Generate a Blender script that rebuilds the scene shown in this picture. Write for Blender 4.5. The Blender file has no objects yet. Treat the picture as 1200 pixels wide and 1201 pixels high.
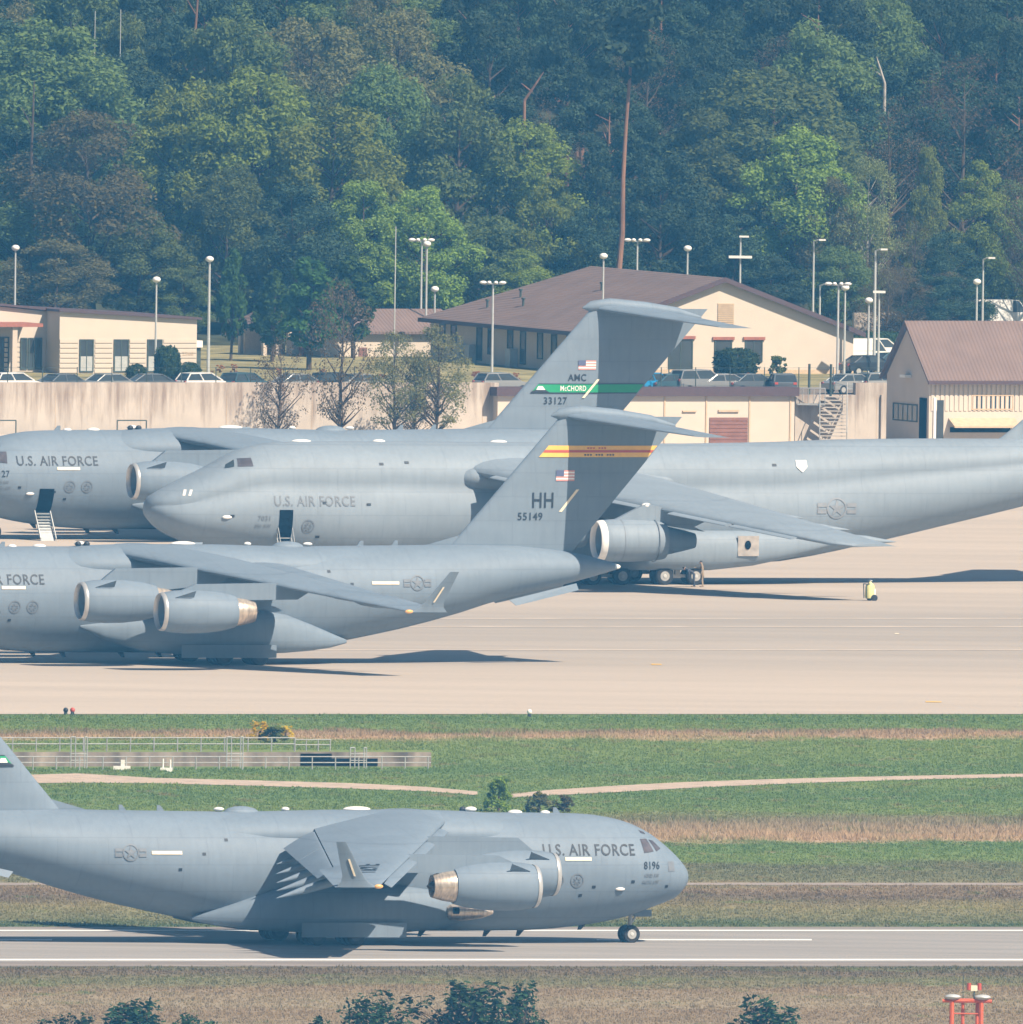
import bpy, math, random
import numpy as np
from mathutils import Vector, Matrix

# ------------------------------------------------------------------ camera, sky, sun, exposure
R = math.radians
scn = bpy.context.scene
col = scn.collection
CAM_H, FPX, YH = 150.0, 75000.0, -1937.0          # height above the airfield, focal length and horizon row in photo pixels
PITCH = math.atan((600.5 - YH) / FPX)
DS = FPX / 54000.0                                  # far distances below are noted for a 54000 pixel lens
cam = bpy.data.cameras.new('camera'); cam_o = bpy.data.objects.new('camera', cam); col.objects.link(cam_o)
cam.sensor_fit = 'HORIZONTAL'; cam.sensor_width = 36.0; cam.lens = 36.0 * FPX / 1200.0
cam.clip_start = 1.0; cam.clip_end = 12000.0
ROLL = R(0.8)                                       # the photograph leans clockwise a little
cam_o.location = (0, 0, CAM_H); cam_o.rotation_euler = (Matrix.Rotation(R(90) - PITCH, 3, 'X') @ Matrix.Rotation(ROLL, 3, 'Z')).to_euler()
scn.camera = cam_o

SUN_EL, SUN_AZ = R(47), R(48)                      # azimuth measured from behind the camera towards the right
world = bpy.data.worlds.new('World'); scn.world = world; world.use_nodes = True
wn = world.node_tree.nodes; wl = world.node_tree.links
sky = wn.new('ShaderNodeTexSky'); sky.sky_type = 'NISHITA'; sky.sun_disc = False
sky.sun_elevation = SUN_EL; sky.sun_rotation = R(180) - SUN_AZ
sky.air_density = 1.2; sky.dust_density = 1.0
wn['Background'].inputs[1].default_value = 0.055
wl.new(sky.outputs[0], wn['Background'].inputs[0])
sl = bpy.data.lights.new('sun', 'SUN'); sl.energy = 5.0; sl.angle = R(0.5); sl.color = (1.0, 0.93, 0.82)
sun = bpy.data.objects.new('sun', sl); col.objects.link(sun)
sdir = Vector((math.sin(SUN_AZ) * math.cos(SUN_EL), -math.cos(SUN_AZ) * math.cos(SUN_EL), math.sin(SUN_EL)))
sun.rotation_euler = sdir.to_track_quat('Z', 'Y').to_euler(); sun.location = (200, 2500, 400)
scn.view_settings.view_transform = 'Standard'; scn.view_settings.look = 'None'
scn.view_settings.exposure = 0.48; scn.view_settings.gamma = 1.0
scn.cycles.max_bounces = 6; scn.cycles.diffuse_bounces = 1; scn.cycles.transparent_max_bounces = 6
scn.cycles.use_denoising = True

HAZE_DENSITY = 0.000058
HAZE_COLOR = (0.14, 0.52, 1.0, 1)

# ------------------------------------------------------------------ helpers
def G(x, y, z=0.0):
    """photo pixel -> point on the level plane at height z"""
    cx, cy = (x - 600.0) / FPX, -(y - 600.5) / FPX
    c, s = math.cos(PITCH), math.sin(PITCH)
    d = Vector((cx, c + cy * s, -s + cy * c))
    t = (z - CAM_H) / d.z
    return Vector((d.x * t, d.y * t, z))
def ppm(p):
    return FPX / (p.y * math.cos(PITCH) + (CAM_H - p.z) * math.sin(PITCH))
def XW(x, d):                                        # lateral metres of a pixel column at distance d
    return (x - 600.0) / FPX * d

def turned(x, y, z):
    """the plan below is drawn for a level camera; this turns a plan point to the true airfield, which runs aslant of the view"""
    c, s = math.cos(PITCH), math.sin(PITCH)
    dep = y * c - (z - CAM_H) * s; up = y * s + (z - CAM_H) * c
    u, v = FPX * x / dep, -FPX * up / dep
    cr, sr = math.cos(ROLL), math.sin(ROLL)
    return G(600 + u * cr + v * sr, 600.5 - u * sr + v * cr, z)
def slant(x, y, z=0.0):
    a, b = turned(x - 5, y, z), turned(x + 5, y, z); return math.atan2(b.y - a.y, b.x - a.x)

class MB:
    def __init__(s): s.v = []; s.f = []; s.m = []
    def add(s, v, f, mi=0):
        o = len(s.v); s.v += [tuple(p) for p in v]
        s.f += [tuple(i + o for i in q) for q in f]; s.m += [mi] * len(f); return s
    def box(s, c, d, rz=0.0, mi=0):
        x, y, z = d[0] / 2, d[1] / 2, d[2] / 2; cr, sr = math.cos(rz), math.sin(rz)
        v = []
        for dz in (-z, z):
            for dx, dy in ((-x, -y), (x, -y), (x, y), (-x, y)):
                v.append((c[0] + dx * cr - dy * sr, c[1] + dx * sr + dy * cr, c[2] + dz))
        return s.add(v, [(3, 2, 1, 0), (4, 5, 6, 7), (0, 1, 5, 4), (1, 2, 6, 5), (2, 3, 7, 6), (3, 0, 4, 7)], mi)
    def box2(s, a, b, mi=0):
        return s.box([(a[i] + b[i]) / 2 for i in range(3)], [abs(b[i] - a[i]) for i in range(3)], 0, mi)
    def tube(s, p0, p1, r0, r1=None, n=8, mi=0):
        r1 = r0 if r1 is None else r1
        p0, p1 = Vector(p0), Vector(p1); d = (p1 - p0).normalized()
        a = d.orthogonal().normalized(); b = d.cross(a)
        v = [p + (a * math.cos(t) + b * math.sin(t)) * r for p, r in ((p0, r0), (p1, r1)) for t in [2 * math.pi * k / n for k in range(n)]]
        f = [(k, (k + 1) % n, n + (k + 1) % n, n + k) for k in range(n)]
        f += [tuple(range(n - 1, -1, -1)), tuple(range(n, 2 * n))]
        return s.add(v, f, mi)
    def rings(s, rings, cap0=True, cap1=True, mi=0):
        n = len(rings[0]); v = [p for r in rings for p in r]; f = []
        for i in range(len(rings) - 1):
            for k in range(n):
                f.append((i * n + k, i * n + (k + 1) % n, (i + 1) * n + (k + 1) % n, (i + 1) * n + k))
        if cap0: f.append(tuple(range(n - 1, -1, -1)))
        if cap1: f.append(tuple((len(rings) - 1) * n + k for k in range(n)))
        return s.add(v, f, mi)
    def prism(s, pts, ext, mi=0):
        n = len(pts); e = Vector(ext); v = [Vector(p) for p in pts]; v += [p + e for p in v]
        f = [tuple(range(n)), tuple(range(2 * n - 1, n - 1, -1))]
        f += [(k, n + k, n + (k + 1) % n, (k + 1) % n) for k in range(n)]
        return s.add(v, f, mi)
    def ball(s, c, r, nu=14, nv=8, mi=0):
        rx, ry, rz = (r, r, r) if not hasattr(r, '__len__') else r
        rg = []
        for j in range(nv + 1):
            t = math.pi * (j + .001) / (nv + .002)
            rg.append([(c[0] + rx * math.sin(t) * math.cos(2 * math.pi * k / nu), c[1] + ry * math.sin(t) * math.sin(2 * math.pi * k / nu), c[2] - rz * math.cos(t)) for k in range(nu)])
        return s.rings(rg, mi=mi)
    def mesh(s, name, mats, smooth=None, angle=35):
        me = bpy.data.meshes.new(name); me.from_pydata(s.v, [], s.f)
        for m in (mats if isinstance(mats, (list, tuple)) else [mats]): me.materials.append(m)
        if any(s.m): me.polygons.foreach_set('material_index', s.m)
        me.update()
        import bmesh
        bm = bmesh.new(); bm.from_mesh(me); bmesh.ops.recalc_face_normals(bm, faces=bm.faces); bm.to_mesh(me); bm.free()
        if smooth: me.shade_smooth(); me.set_sharp_from_angle(angle=R(angle))
        return me
    def obj(s, name, mats, parent=None, smooth=None, angle=35):
        return link(name, s.mesh(name, mats, smooth, angle), parent)

def link(name, me, parent=None):
    o = bpy.data.objects.new(name, me); col.objects.link(o)
    if parent is not None: o.parent = parent
    return o
def tag(o, label, cat, group=None, kind=None):
    if label: o['label'] = label
    if cat: o['category'] = cat
    if group: o['group'] = group
    if kind: o['kind'] = kind
    return o
def thing(name, label, cat, loc=(0, 0, 0), rz=0.0, group=None, sc=None):
    o = bpy.data.objects.new(name, None); col.objects.link(o); o.location = loc; o.rotation_euler = (0, 0, rz)
    o.empty_display_size = 1.0
    if sc is not None: o.scale = sc if hasattr(sc, '__len__') else (sc, sc, sc)
    return tag(o, label, cat, group)
def struct(o): o['kind'] = 'structure'; return o

def pchip(xs, ys):
    xs, ys = np.array(xs, float), np.array(ys, float); h = np.diff(xs); d = np.diff(ys) / h
    m = np.zeros_like(xs)
    for i in range(1, len(xs) - 1):
        if d[i - 1] * d[i] > 0:
            w1, w2 = 2 * h[i] + h[i - 1], h[i] + 2 * h[i - 1]; m[i] = (w1 + w2) / (w1 / d[i - 1] + w2 / d[i])
    m[0], m[-1] = d[0], d[-1]
    def f(x):
        x = min(max(x, xs[0]), xs[-1]); i = int(min(max(np.searchsorted(xs, x) - 1, 0), len(xs) - 2)); t = (x - xs[i]) / h[i]
        return float((1 + 2 * t) * (1 - t) ** 2 * ys[i] + t * (1 - t) ** 2 * h[i] * m[i] + t * t * (3 - 2 * t) * ys[i + 1] + t * t * (t - 1) * h[i] * m[i + 1])
    return f

# ------------------------------------------------------------------ materials
def mat(name, color, rough=0.6, metal=0.0, var=0.12, vscale=3.0, spec=0.5, stretch=(1, 1, 1), coord='Object', bump=0.0):
    m = bpy.data.materials.new(name); m.use_nodes = True; nt = m.node_tree; n = nt.nodes; l = nt.links
    b = n['Principled BSDF']; b.inputs['Roughness'].default_value = rough; b.inputs['Metallic'].default_value = metal
    b.inputs['Specular IOR Level'].default_value = spec
    tc = n.new('ShaderNodeTexCoord'); mp = n.new('ShaderNodeMapping'); mp.inputs['Scale'].default_value = stretch
    l.new(tc.outputs[coord], mp.inputs[0])
    nz = n.new('ShaderNodeTexNoise'); nz.inputs['Scale'].default_value = vscale; nz.inputs['Detail'].default_value = 5
    l.new(mp.outputs[0], nz.inputs['Vector'])
    r = n.new('ShaderNodeValToRGB')
    r.color_ramp.elements[0].position = .3; r.color_ramp.elements[1].position = .7
    r.color_ramp.elements[0].color = [c * (1 - var) for c in color[:3]] + [1]
    r.color_ramp.elements[1].color = [min(1, c * (1 + var)) for c in color[:3]] + [1]
    l.new(nz.outputs['Fac'], r.inputs[0]); l.new(r.outputs[0], b.inputs['Base Color'])
    if bump:
        bp = n.new('ShaderNodeBump'); bp.inputs['Strength'].default_value = bump
        l.new(nz.outputs['Fac'], bp.inputs['Height']); l.new(bp.outputs[0], b.inputs['Normal'])
    m['ramp'] = r.name
    return m

def paint_mat(name, color):
    """matt aircraft grey: streaks, slightly different skin panels and thin seams"""
    m = mat(name, color, rough=.6, var=.06, vscale=.5, stretch=(.35, 1, 1.6), spec=.3)
    nt = m.node_tree; n = nt.nodes; l = nt.links; b = n['Principled BSDF']; r = n[m['ramp']]
    tc = n.new('ShaderNodeTexCoord'); mp = n.new('ShaderNodeMapping'); mp.inputs['Rotation'].default_value = (R(90), 0, 0)
    l.new(tc.outputs['Object'], mp.inputs[0])
    br = n.new('ShaderNodeTexBrick'); br.inputs['Scale'].default_value = 1.0
    br.inputs['Brick Width'].default_value = 3.1; br.inputs['Row Height'].default_value = 1.55; br.inputs['Mortar Size'].default_value = .03
    br.inputs['Color1'].default_value = (.98, .98, .98, 1); br.inputs['Color2'].default_value = (1.02, 1.02, 1.02, 1); br.inputs['Mortar'].default_value = (.76, .76, .78, 1)
    l.new(mp.outputs[0], br.inputs['Vector'])
    mx = n.new('ShaderNodeMix'); mx.data_type = 'RGBA'; mx.blend_type = 'MULTIPLY'; mx.inputs[0].default_value = .5
    l.new(r.outputs[0], mx.inputs[6]); l.new(br.outputs['Color'], mx.inputs[7])
    # fine grime running down and back
    nz = n.new('ShaderNodeTexNoise'); nz.inputs['Scale'].default_value = 2.2; nz.inputs['Detail'].default_value = 8
    mp2 = n.new('ShaderNodeMapping'); mp2.inputs['Scale'].default_value = (1.6, 1, .25); l.new(tc.outputs['Object'], mp2.inputs[0]); l.new(mp2.outputs[0], nz.inputs['Vector'])
    rp = n.new('ShaderNodeValToRGB'); rp.color_ramp.elements[0].position = .35; rp.color_ramp.elements[0].color = (.80, .80, .81, 1)
    rp.color_ramp.elements[1].position = .6; rp.color_ramp.elements[1].color = (1, 1, 1, 1); l.new(nz.outputs['Fac'], rp.inputs[0])
    mx2 = n.new('ShaderNodeMix'); mx2.data_type = 'RGBA'; mx2.blend_type = 'MULTIPLY'; mx2.inputs[0].default_value = .35
    l.new(mx.outputs[2], mx2.inputs[6]); l.new(rp.outputs[0], mx2.inputs[7]); l.new(mx2.outputs[2], b.inputs['Base Color'])
    return m

M = {}
M['paint'] = paint_mat('grey_paint', (.185, .235, .295))
M['paint5'] = paint_mat('pale_grey_paint', (.235, .285, .34))
M['radome'] = mat('radome_grey', (.19, .23, .27), .5, var=.05)
M['metal'] = mat('hot_metal', (.62, .52, .42), .33, .75, var=.3, vscale=2.5, stretch=(3, 1, 1))
M['lip'] = mat('lip_metal', (.58, .58, .57), .35, .5, var=.06)
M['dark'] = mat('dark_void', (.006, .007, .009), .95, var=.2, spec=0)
M['fan'] = mat('fan_dark', (.05, .05, .055), .45, .4, var=.3)
M['tyre'] = mat('tyre_rubber', (.02, .02, .021), .85, var=.2)
M['rim'] = mat('rim_white', (.36, .36, .35), .5, var=.1)
M['strut'] = mat('strut_white', (.5, .51, .5), .5, var=.15)
M['mark'] = mat('marking_dark', (.018, .024, .035), .6, var=.1)
M['markp'] = mat('marking_grey', (.15, .17, .20), .6, var=.1)
M['markf'] = mat('marking_faded', (.17, .19, .22), .6, var=.1)
M['markg'] = mat('marking_outline', (.24, .26, .29), .6, var=.1)
M['cream'] = mat('strip_cream', (.85, .76, .58), .5, var=.08)
M['soot'] = mat('bare_metal_panel', (.40, .37, .34), .5, .2, var=.2)
M['white'] = mat('antenna_white', (.82, .82, .8), .5, var=.05)
M['green'] = mat('stripe_green', (.015, .30, .13), .5, var=.06)
M['yellow'] = mat('stripe_yellow', (.85, .52, .10), .5, var=.06)
M['red'] = mat('stripe_red', (.50, .08, .05), .5, var=.06)
M['flagr'] = mat('flag_pink_red', (.62, .28, .26), .5, var=.06)
M['flagb'] = mat('flag_blue', (.10, .12, .22), .5, var=.06)
M['glass'] = mat('window_glass', (.045, .055, .06), .12, var=.25, vscale=.4, spec=.6)
M['cockpit'] = mat('cockpit_glass', (.10, .09, .10), .15, var=.4, vscale=1.2, spec=.6)
M['stairm'] = mat('stair_aluminium', (.34, .36, .37), .45, .3, var=.12)
M['amber'] = mat('amber_lens', (.8, .45, .15), .3, var=.05)

# ------------------------------------------------------------------ shared aircraft shape tools
def naca(x, t):
    return 5 * t * (.2969 * math.sqrt(max(x, 0)) - .126 * x - .3516 * x * x + .2843 * x ** 3 - .1036 * x ** 4)
FOIL_X = [1, .9, .78, .64, .5, .36, .24, .14, .07, .025, .006, 0]
def foil_ring(t, camber=.0):
    up = [(x, naca(x, t) + camber * 4 * x * (1 - x)) for x in FOIL_X]
    lo = [(x, -naca(x, t) * .9 + camber * 4 * x * (1 - x)) for x in reversed(FOIL_X[1:-1])]
    return up + lo

class Plane:
    """stations s run aft from the nose tip, y to port, z up from the tyres' contact; local x = SM - s"""
    def __init__(p, SM, zt, zb, hw, upper=None):
        p.SM, p.zt, p.zb, p.hw, p.upper = SM, zt, zb, hw, upper
    def P(p, s, y, z): return (p.SM - s, y, z)
    def g(p, u):
        if p.upper is None: return math.sqrt(max(0, 1 - (2 * u - 1) ** 2))
        a = math.sqrt(max(0, 1 - ((u - .42) / .42) ** 2)); b = .86 * math.sqrt(max(0, 1 - ((u - .70) / .30) ** 2))
        return max(a, b)
    def yside(p, s, z):
        t, b = p.zt(s), p.zb(s); return p.hw(s) * p.g(min(1, max(0, (z - b) / (t - b))))
    def fuselage(p, stations, n=28):
        mb = MB(); rg = []
        for s in stations:
            t, b, w = p.zt(s), p.zb(s), p.hw(s); r = []
            us = [.5 - .5 * math.cos(math.pi * k / n) for k in range(n + 1)]
            r += [p.P(s, w * p.g(u), b + (t - b) * u) for u in us]
            r += [p.P(s, -w * p.g(u), b + (t - b) * u) for u in reversed(us[1:-1])]
            rg.append(r)
        return mb.rings(rg)
    def wing(p, secs, side):
        """secs: (y, s_le, chord, z_le, thickness, dz_te)"""
        mb = MB(); rg = []
        for (y, s0, c, z, t, dz) in secs:
            rg.append([p.P(s0 + x * c, side * y, z + dz * x + zz * c) for x, zz in foil_ring(t, .012)])
        return mb.rings(rg)
    def nacelle(p, s0, y, zc, prof, r_in, n=28):
        mb = MB(); rg = []
        pr = [(.9, r_in * .93), (.25, r_in), (.0, r_in * 1.06)] + prof
        for ds, r in pr:
            rg.append([p.P(s0 + ds, y + r * math.cos(2 * math.pi * k / n), zc + r * math.sin(2 * math.pi * k / n)) for k in range(n)])
        return mb.rings(rg, cap0=False, cap1=True)
    def revolve(p, s0, y, zc, prof, n=24, cap0=True, cap1=True, dz=0.0):
        mb = MB()
        L = prof[-1][0] - prof[0][0]
        rg = [[p.P(s0 + ds, y + r * math.cos(2 * math.pi * k / n), zc + dz * (ds - prof[0][0]) / L + r * math.sin(2 * math.pi * k / n)) for k in range(n)] for ds, r in prof]
        return mb.rings(rg, cap0, cap1)
    def decal(p, verts, faces, side, yf=None, off=.03, mis=None):
        """verts are (s, z); lays them on the skin"""
        yf = yf or p.yside; mb = MB()
        v = [p.P(s, side * (yf(s, z) + off), z) for s, z in verts]
        o = 0; mb.v = v; mb.f = [tuple(f) for f in faces]; mb.m = mis or [0] * len(faces)
        return mb
    def patch(p, c4, side, yf=None, off=.03, nu=4, nv=4):
        """c4: four (s, z) corners in order"""
        vs, fs = [], []
        for j in range(nv + 1):
            for i in range(nu + 1):
                a, b = i / nu, j / nv
                q = [(1 - a) * (1 - b) * c4[0][k] + a * (1 - b) * c4[1][k] + a * b * c4[2][k] + (1 - a) * b * c4[3][k] for k in (0, 1)]
                vs.append(q)
        for j in range(nv):
            for i in range(nu): k = j * (nu + 1) + i; fs.append((k, k + 1, k + nu + 2, k + nu + 1))
        return p.decal(vs, fs, side, yf, off)

_tc = {}
def text2d(s, bold=.012):
    if s in _tc: return _tc[s]
    cu = bpy.data.curves.new('lettering', 'FONT'); cu.body = s; cu.size = 1; cu.offset = bold; cu.resolution_u = 3; cu.space_character = 1.08
    o = bpy.data.objects.new('lettering', cu); col.objects.link(o)
    dg = bpy.context.evaluated_depsgraph_get(); me = bpy.data.meshes.new_from_object(o.evaluated_get(dg))
    v = [(q.co.x, q.co.y) for q in me.vertices]; f = [tuple(q.vertices) for q in me.polygons]
    bpy.data.objects.remove(o); bpy.data.curves.remove(cu); bpy.data.meshes.remove(me)
    xs = [a for a, _ in v]; ys = [b for _, b in v]; x0, x1, y0, y1 = min(xs), max(xs), min(ys), max(ys)
    v = [((a - x0) / (x1 - x0), (b - y0) / (y1 - y0)) for a, b in v]
    _tc[s] = (v, f); return _tc[s]
def lettering(p, s, a, b, z0, z1, side, m, parent, yf=None, name='lettering'):
    """text from station a to b (a = nose end for port; reversed for starboard)"""
    v, f = text2d(s)
    if side > 0: vs = [(a + (b - a) * u, z0 + (z1 - z0) * w) for u, w in v]
    else: vs = [(b - (b - a) * u, z0 + (z1 - z0) * w) for u, w in v]
    return p.decal(vs, f, side, yf).obj(name, m, parent)
def roundel(p, s, z, r, side, m, parent, yf=None, full=False):
    vs, fs = [], []
    n = 28; ri = r * .84
    for k in range(n): t = 2 * math.pi * k / n; vs += [(s + r * math.cos(t), z + r * math.sin(t)), (s + ri * math.cos(t), z + ri * math.sin(t))]
    for k in range(n): j = (k + 1) % n; fs.append((2 * k, 2 * j, 2 * j + 1, 2 * k + 1))
    o = len(vs)
    for k in range(10):
        rr = ri * (.98 if k % 2 == 0 else .38); t = math.pi / 2 + math.pi * k / 5; vs.append((s + rr * math.cos(t), z + rr * math.sin(t)))
    vs.append((s, z)); c = len(vs) - 1
    for k in range(10): fs.append((c, o + k, o + (k + 1) % 10))
    for sg in (-1, 1):
        for (z0, z1) in ((.12, .5), (-.5, -.12)):
            o = len(vs); vs += [(s + sg * r * 1.02, z + z0 * r), (s + sg * r * 1.95, z + z0 * r), (s + sg * r * 1.95, z + z1 * r), (s + sg * r * 1.02, z + z1 * r)]; fs.append((o, o + 1, o + 2, o + 3))
        o = len(vs); vs += [(s + sg * r * 1.8, z - .5 * r), (s + sg * r * 1.95, z - .5 * r), (s + sg * r * 1.95, z + .5 * r), (s + sg * r * 1.8, z + .5 * r)]; fs.append((o, o + 1, o + 2, o + 3))
    p.decal(vs, fs, side, yf, .035).obj('star_and_bars', m, parent)
def emblem(p, s, z, r, side, parent, m=None):
    vs, fs = [], []
    n = 20
    for a, b in ((1, .82), (.6, .2)):
        o = len(vs)
        for k in range(n): t = 2 * math.pi * k / n; vs += [(s + a * r * math.cos(t), z + a * r * math.sin(t)), (s + b * r * math.cos(t), z + b * r * math.sin(t))]
        for k in range(n):
            if a == .6 and k % 3 == 0: continue
            j = (k + 1) % n; fs.append((o + 2 * k, o + 2 * j, o + 2 * j + 1, o + 2 * k + 1))
    p.decal(vs, fs, side).obj('emblem', m or M['markp'], parent)
def us_flag(p, s0, s1, z0, z1, side, parent, yf, mats):
    vs, fs, ms = [], [], []
    n = 7
    for k in range(n):
        a, b = z0 + (z1 - z0) * k / n, z0 + (z1 - z0) * (k + 1) / n; o = len(vs)
        vs += [(s0, a), (s1, a), (s1, b), (s0, b)]; fs.append((o, o + 1, o + 2, o + 3)); ms.append(k % 2)
    me = p.decal(vs, fs, side, yf, .03, ms).mesh('flag', mats[:2]); f = link('flag', me, parent)
    w = s1 - s0
    p.patch([(s0, z0 + (z1 - z0) * .45), (s0 + .42 * w, z0 + (z1 - z0) * .45), (s0 + .42 * w, z1), (s0, z1)], side, yf, .05, 1, 1).obj('canton', mats[2], f)

def wheel(p, s, y, z, r, w, parent, rimm=None):
    mb = MB(); n = 24
    prof = [(-.5, .62), (-.5, .86), (-.38, .97), (0, 1.0), (.38, .97), (.5, .86), (.5, .62)]
    mb.rings([[(p.SM - s + r * k2 * math.cos(2 * math.pi * k / n), y + a * w, z + r * k2 * math.sin(2 * math.pi * k / n)) for k in range(n)] for a, k2 in prof])
    t = mb.obj('wheel', M['tyre'], parent, True)
    rm = MB()
    for sg in (-1, 1):
        rm.tube((p.SM - s, y + sg * w * .42, z), (p.SM - s, y + sg * w * .515, z), r * .6, r * .52, 20)
    rm.obj('rim', rimm or M['rim'], t, True)
    hb = MB(); 
    for sg in (-1, 1): hb.tube((p.SM - s, y + sg * w * .5, z), (p.SM - s, y + sg * w * .6, z), r * .22, r * .16, 12)
    hb.obj('hub', rimm or M['strut'], t, True)
    return t

# ------------------------------------------------------------------ four engined jet transport with T-tail
def make_transport(label, loc, rz, sc, opt):
    S = [0, .1, .3, .85, 1.7, 2.5, 3.65, 4.95, 6.8, 10.5, 14, 24, 27.5, 29.3, 31.8, 36, 40, 43, 47.8, 50.2, 51.2]
    ZT = [3.95, 4.28, 4.55, 5.12, 5.82, 6.38, 6.93, 7.28, 7.5, 7.56, 7.56, 7.56, 7.58, 7.6, 7.63, 7.68, 7.74, 7.72, 7.28, 6.78, 6.5]
    ZB = [3.65, 3.36, 3.15, 2.62, 2.28, 2.0, 1.6, 1.3, 1.02, .72, .7, .7, .75, .92, 1.42, 2.25, 3.25, 4.15, 5.22, 5.85, 6.12]
    HW = [.15, .65, 1.1, 1.75, 2.4, 2.8, 3.15, 3.34, 3.42, 3.43, 3.43, 3.43, 3.43, 3.43, 3.40, 3.25, 2.9, 2.45, 1.45, .75, .2]
    p = Plane(23.6, pchip(S, ZT), pchip(S, ZB), pchip(S, HW))
    st = [0, .05, .1, .2, .35, .55, .8, 1.1, 1.5, 2, 2.5, 3, 3.6, 4.3, 5, 6, 7, 8.5, 10.5, 14, 18, 22, 26, 27.5, 29, 30.5, 32, 34, 36, 38, 40, 42, 44, 46, 47.8, 49, 50.2, 51, 51.2]
    t = thing('transport_plane', label, 'aircraft', loc, rz, 'grey four-engined T-tailed transport planes', sc)
    fu = p.fuselage(st).obj('fuselage', M['paint'], t, True, 40)
    p.revolve(51.15, 0, 6.31, [(0, .18), (.25, .13), (.35, .03)], 12).obj('tail_light', M['white'], fu, True)
    # centre fairing over the wing box
    rg = []
    for s, w, z0, z1 in ((12.0, 2.3, 5.0, 7.4), (12.9, 2.62, 4.95, 7.56), (14, 2.75, 4.9, 7.64), (16, 2.85, 4.9, 7.70), (18, 2.88, 4.9, 7.73), (23, 2.85, 4.9, 7.71), (27, 2.75, 4.9, 7.62), (30, 2.55, 4.9, 7.52), (33, 2.2, 5.0, 7.35)):
        zc, h = (z0 + z1) / 2, (z1 - z0) / 2
        rg.append([p.P(s, w * math.cos(a), zc + h * math.sin(a)) for a in [2 * math.pi * k / 28 for k in range(28)]])
    MB().rings(rg).obj('wing_fairing', M['paint'], t, True, 50)
    LE = lambda y: 16.2 + .53 * (y - 2.5)
    CH = lambda y: 10.3 + (2.75 - 10.3) * (y - 2.5) / 22.5
    ZL = lambda y: 7.05 - 2.75 * (y - 2.5) / 22.5
    fl = opt.get('flaps', 0)
    for side in (1, -1):
        secs = []
        for y in (1.0, 2.5, 5, 8, 12, 16, 18.0, 18.3, 21, 24.9):
            c = CH(y) * (.80 if y < 18.2 else 1.0)
            secs.append((y, LE(y), c, ZL(y), .125 if y < 6 else .105, -.35 * (1 - y / 30)))
        w = p.wing(secs, side).obj('wing', M['paint'], t, True, 45)
        # flaps in two spans, hinged behind the box
        for a, b in ((3.5, 9.6), (9.75, 18.0)):
            fs = []
            for y in (a, b):
                c = CH(y); s0 = LE(y) + .785 * c; z0 = ZL(y) - .28 * (1 - y / 30); cf = c * .215; dn = -math.tan(R(fl)) * cf if fl else -.06
                fs.append((y, s0 + (.02 * c if fl else 0), cf * math.cos(R(fl)), z0 - (.12 if fl else .06), .10 if fl else .05, dn))
            p.wing(fs, side).obj('flap', M['paint'], w, True, 45)
        for y in (5.2, 8.6, 11.8, 14.6, 17.2):                      # canoe fairings of the flap hinges
            c = CH(y); s0 = LE(y) + .55 * c; dz = -.35 if not fl else -1.35
            p.revolve(s0, side * y, ZL(y) - .6, [(0, .03), (.5, .2), (1.6, .3), (3.0, .26), (4.4, .1), (4.9, .02)], 12, dz=dz).obj('flap_fairing', M['paint'], w, True)
        # slats
        if fl:
            for a, b in ((4.2, 7.2), (8.8, 13.4), (15.0, 23.6)):
                ss = [(y, LE(y) - .55, CH(y) * .15, ZL(y) - .28, .16, .22) for y in (a, b)]
                p.wing(ss, side).obj('slat', M['paint'], w, True, 45)
        # winglet
        rg = []
        for h, s0, c, dy in ((-.05, LE(24.9) + .1, 2.6, 0), (.25, LE(24.9) + .7, 1.75, .08), (.6, LE(24.9) + 1.05, 1.35, .22), (2.6, LE(24.9) + 2.5, .62, 1.1)):
            rg.append([p.P(s0 + x * c, side * (24.9 + dy + zz * c), ZL(25) + h) for x, zz in foil_ring(.09)])
        wl_ = MB().rings(rg).obj('winglet', M['paint'], w, True, 45)
        ys = side * (24.9 + .12)
        q = MB(); q.prism([p.P(LE(24.9) + 1.6, side * 25.2, ZL(25) + .6), p.P(LE(24.9) + 1.72, side * 25.2, ZL(25) + .6), p.P(LE(24.9) + 2.25, side * 25.62, ZL(25) + 1.6), p.P(LE(24.9) + 2.13, side * 25.62, ZL(25) + 1.6)], (0, side * .05, 0)); q.obj('light_strip', M['cream'], wl_)
        MB().ball(p.P(LE(24.9) + .05, side * 24.95, ZL(25)), (.28, .12, .13)).obj('wing_light', M['amber'], w, True)
        # engines on pylons
        for y, s0, zc in ((7.9, 11.1, 4.3), (14.2, 14.5, 3.87)):
            Y = side * y
            na = p.nacelle(s0, Y, zc, [(.35, 1.27), (.9, 1.36), (1.8, 1.41), (3.0, 1.39), (4.2, 1.26), (4.8, 1.13), (5.2, 1.02)], 1.08).obj('engine', M['paint'], t, True, 40)
            lr = MB(); n = 28
            lr.rings([[p.P(s0 + ds, Y + r * math.cos(2 * math.pi * k / n), zc + r * math.sin(2 * math.pi * k / n)) for k in range(n)] for ds, r in ((.3, 1.075), (.05, 1.10), (-.05, 1.16), (.0, 1.22), (.12, 1.25), (.22, 1.262))], False, False)
            lr.obj('intake_lip', M['lip'], na, True, 60)
            fn = p.revolve(s0 + .8, Y, zc, [(0, .04), (.25, .3), (.3, 1.0), (.35, 1.0)], 28); fn.obj('fan', M['fan'], na, True)
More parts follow.
